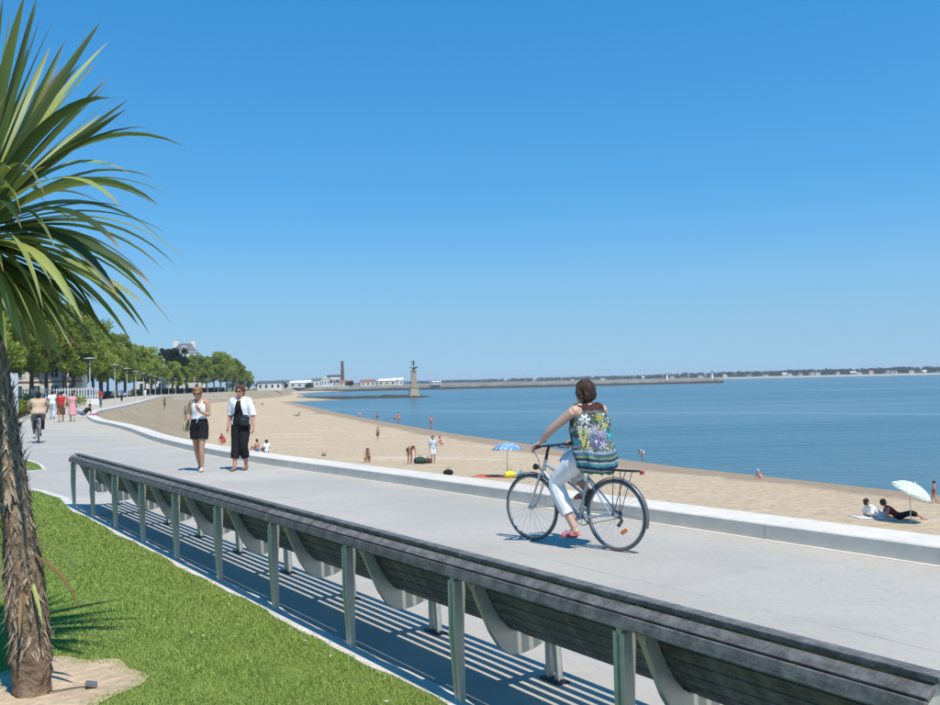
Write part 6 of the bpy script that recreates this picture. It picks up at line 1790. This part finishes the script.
def factory():
    r = thing('factory', 'white factory block with dark upper storey at the foot of the chimney', 'building', (-137, 950, 0), R(6))
    MB().box((0, 6, 5.0), (11, 12, 10)).build('wall', M_STONE_W, r); MB().box((-6.8, 6, 5.6), (2.6, 10, 11.2)).build('lift_tower', mat('dark_cladding', (.10, .10, .12), .7, .1, .5), r)
    MB().box((-.6, 6, 11.0), (14.6, 12.4, 1.9)).build('upper_storey', mat('dark_cladding', (.10, .10, .12)), r)
    for i in range(4): MB().box((-3.6 + 2.4 * i, -.05, 6.5), (1.2, .12, 1.8)).build('window', M_GLASS, r)
    c = thing('factory_chimney', 'tall brick factory chimney rising above the harbour houses', 'chimney', (-128, 940, 0))
    MB().lathe([(2.1, 0), (1.75, 10), (1.35, 24.2), (1.55, 24.4), (1.55, 25.2), (1.3, 25.4)], 16).build('shaft', mat('brown_brick', (.16, .075, .06), .9, .15, .6), c, smooth=True)
    MB().lathe([(2.4, 0), (2.4, 2.2), (2.1, 2.4)], 16).build('base', mat('brown_brick', (.16, .075, .06)), c)
factory()
def mast(label, x, y, h):
    r = thing('flag_mast', label, 'mast', (x, y, -.1), 0, 'masts on the far quay'); MB().lathe([(.18, 0), (.12, h * .8), (.05, h)], 8).build('pole', M_LAMP, r); MB().box((0, 0, h * .78), (1.6, .1, .1)).build('yard', M_LAMP, r)
mast('thin mast with a yard on the middle of the jetty', 47, 806, 8); 
M_FARTREE = crown_material('far_trees', (.022, .05, .020), (.045, .085, .032), (.07, .11, .045))
gen = np.random.default_rng(11)
def clump(label, x, y, w, h, seed):
    g2 = np.random.default_rng(seed); rr = random.Random(seed); root = thing('tree', label, 'tree', (x, y, -.1), 0, 'trees across the harbour')
    MB().tube([(0, 0, 0), (0, 0, h * .5)], [.35, .2], 6).build('trunk', M_BARK, root)
    cs = [(rr.uniform(-w, w) * .7, rr.uniform(-2, 2), h * rr.uniform(.35, .8)) for _ in range(9)]
    link_mesh('crown', tri_mesh('crown', leaves(cs, [w * .45] * 9, 60, .8, g2), M_FARTREE), root)
for i, (x, y, w, h, lb) in enumerate([(-205, 868, 5, 6, 'dark round tree left of the low cream house'), (-197, 872, 4, 7.5, 'taller dark tree above the low cream house'), (-183, 866, 6, 4, 'dark bush line before the long white building'), (-170, 864, 5, 4.5, 'dark bushy tree on the harbour front'), (-148, 866, 5, 4, 'dark bush before the white house'), (-140, 915, 6, 11, 'dark tree rising behind the white houses'), (-112, 872, 4, 5, 'green tree at the foot of the chimney'), (-222, 880, 7, 6, 'broad tree at the edge of the far clump')]):
    clump(lb, x, y, w, h, 40 + i)

# far shore
FS = cat_rom([(-500, 3400), (-100, 2950), (250, 2480), (545, 2060), (700, 1880), (862, 1715), (1100, 1560), (1500, 1400), (2200, 1250)], 14)
FN = -out_normals(FS)
if FN[60, 1] < 0: FN = -FN
def far_shore():
    ws = np.array([-14, 0, 10, 24, 60, 400]); zs = np.array([-4.6, -3.6, -1.9, -.8, .5, 5.0])
    XX = FS[:, 0][:, None] + FN[:, 0][:, None] * ws; YY = FS[:, 1][:, None] + FN[:, 1][:, None] * ws; ZZ = np.repeat(zs[None], len(FS), 0)
    m, nt, b = new_mat('far_shore_ground')
    co = coords(nt); sp = nt.nodes.new('ShaderNodeSeparateXYZ'); nt.links.new(co, sp.inputs[0]); n1 = noise_n(nt, co, .03, 4, .6)
    hz = mathn(nt, 'MULTIPLY_ADD', mathn(nt, 'ADD', sp.outputs[2], mathn(nt, 'MULTIPLY', n1, 2.0)), .25, 1.0)
    nt.links.new(ramp(nt, hz, [(.55, (.42, .36, .27)), (.95, (.40, .35, .26)), (1.15, (.09, .11, .05))]), b.inputs['Base Color']); b.inputs['Roughness'].default_value = .95
    tag(link_mesh('far_shore', grid_np('far_shore', XX, YY, ZZ, m)), kind='structure')
    rr = random.Random(12); cs = []; rs = []
    for i in range(1500):
        t = rr.random() * (len(FS) - 1); k = int(t); p = FS[k] + (FS[min(k + 1, len(FS) - 1)] - FS[k]) * (t - k); w = rr.uniform(30, 130)
        p = p + FN[k] * w; d = math.hypot(*p)
        hh = (6.5 + 5.5 * (.5 + .5 * vnoise(t * .35, 2)) + rr.uniform(-2, 2)) * (1 if p[0] > 500 else .8)
        for q in range(2): cs.append((p[0] + rr.uniform(-3, 3), p[1] + rr.uniform(-3, 3), .5 + hh * (.35 + .4 * q))); rs.append(rr.uniform(3.2, 5.2))
    T = leaves(cs, rs, 26, 1.9, gen)
    tag(link_mesh('far_wood', tri_mesh('far_wood', T, M_FARTREE)), 'dark line of woodland along the opposite shore', 'wood', kind='stuff')
    spots = [(42, 20), (44, 34), (47, 16), (49.5, 30), (51, 14), (52.4, 18), (54, 26), (55.2, 15), (57.5, 22), (59, 34), (60.4, 15), (61.8, 20), (63.6, 28), (64.6, 14), (66.5, 22), (68, 15), (69.3, 30), (70.6, 16), (72.0, 22), (73.5, 15), (75, 24), (31, 22), (34.5, 26), (37, 22), (39.5, 26), (28, 24)]
    kinds = [('white', M_STONE_W), ('cream', M_CREAM)]
    for i, (t, w) in enumerate(sorted(spots)):
        k = int(t); p = FS[k] + (FS[k + 1] - FS[k]) * (t - k) + FN[k] * w
        nm, wm = kinds[i % 3 == 2]
        o = low_house('small %s house on the opposite shore, %s from its farthest end' % (nm, ORD[i]), p[0], p[1], math.atan2(p[1], p[0]) - PI / 2 + .3 * math.sin(i * 1.7), 6.5 + 5.5 * ((i * 37) % 10) / 10, 7, 3.4 + 2.2 * ((i * 53) % 10) / 10, 2.4, wm, (M_SLATE, M_TILE, M_STONE_W)[i % 3], 2, 'xy'[i % 2])
        o.location.z = -1.4 + w * .03; o['group'] = '%s houses on the opposite shore' % nm
far_shore()

bpy.data.scenes.remove(TMP)
# ------------------------------------------------------------------ thin summer haze over the water
def haze():
    m = bpy.data.materials.new('haze'); m.use_nodes = True; nt = m.node_tree; nt.nodes.clear()
    v = nt.nodes.new('ShaderNodeVolumePrincipled'); o = nt.nodes.new('ShaderNodeOutputMaterial')
    v.inputs['Color'].default_value = (.80, .88, .96, 1); v.inputs['Density'].default_value = HAZE; v.inputs['Anisotropy'].default_value = 0.0
    nt.links.new(v.outputs[0], o.inputs['Volume'])
    tag(MB().box((0, 5500, 18), (19000, 18000, 54)).build('haze', m), 'thin pale summer haze', 'haze', kind='stuff')
HAZE = 0.00014
haze()
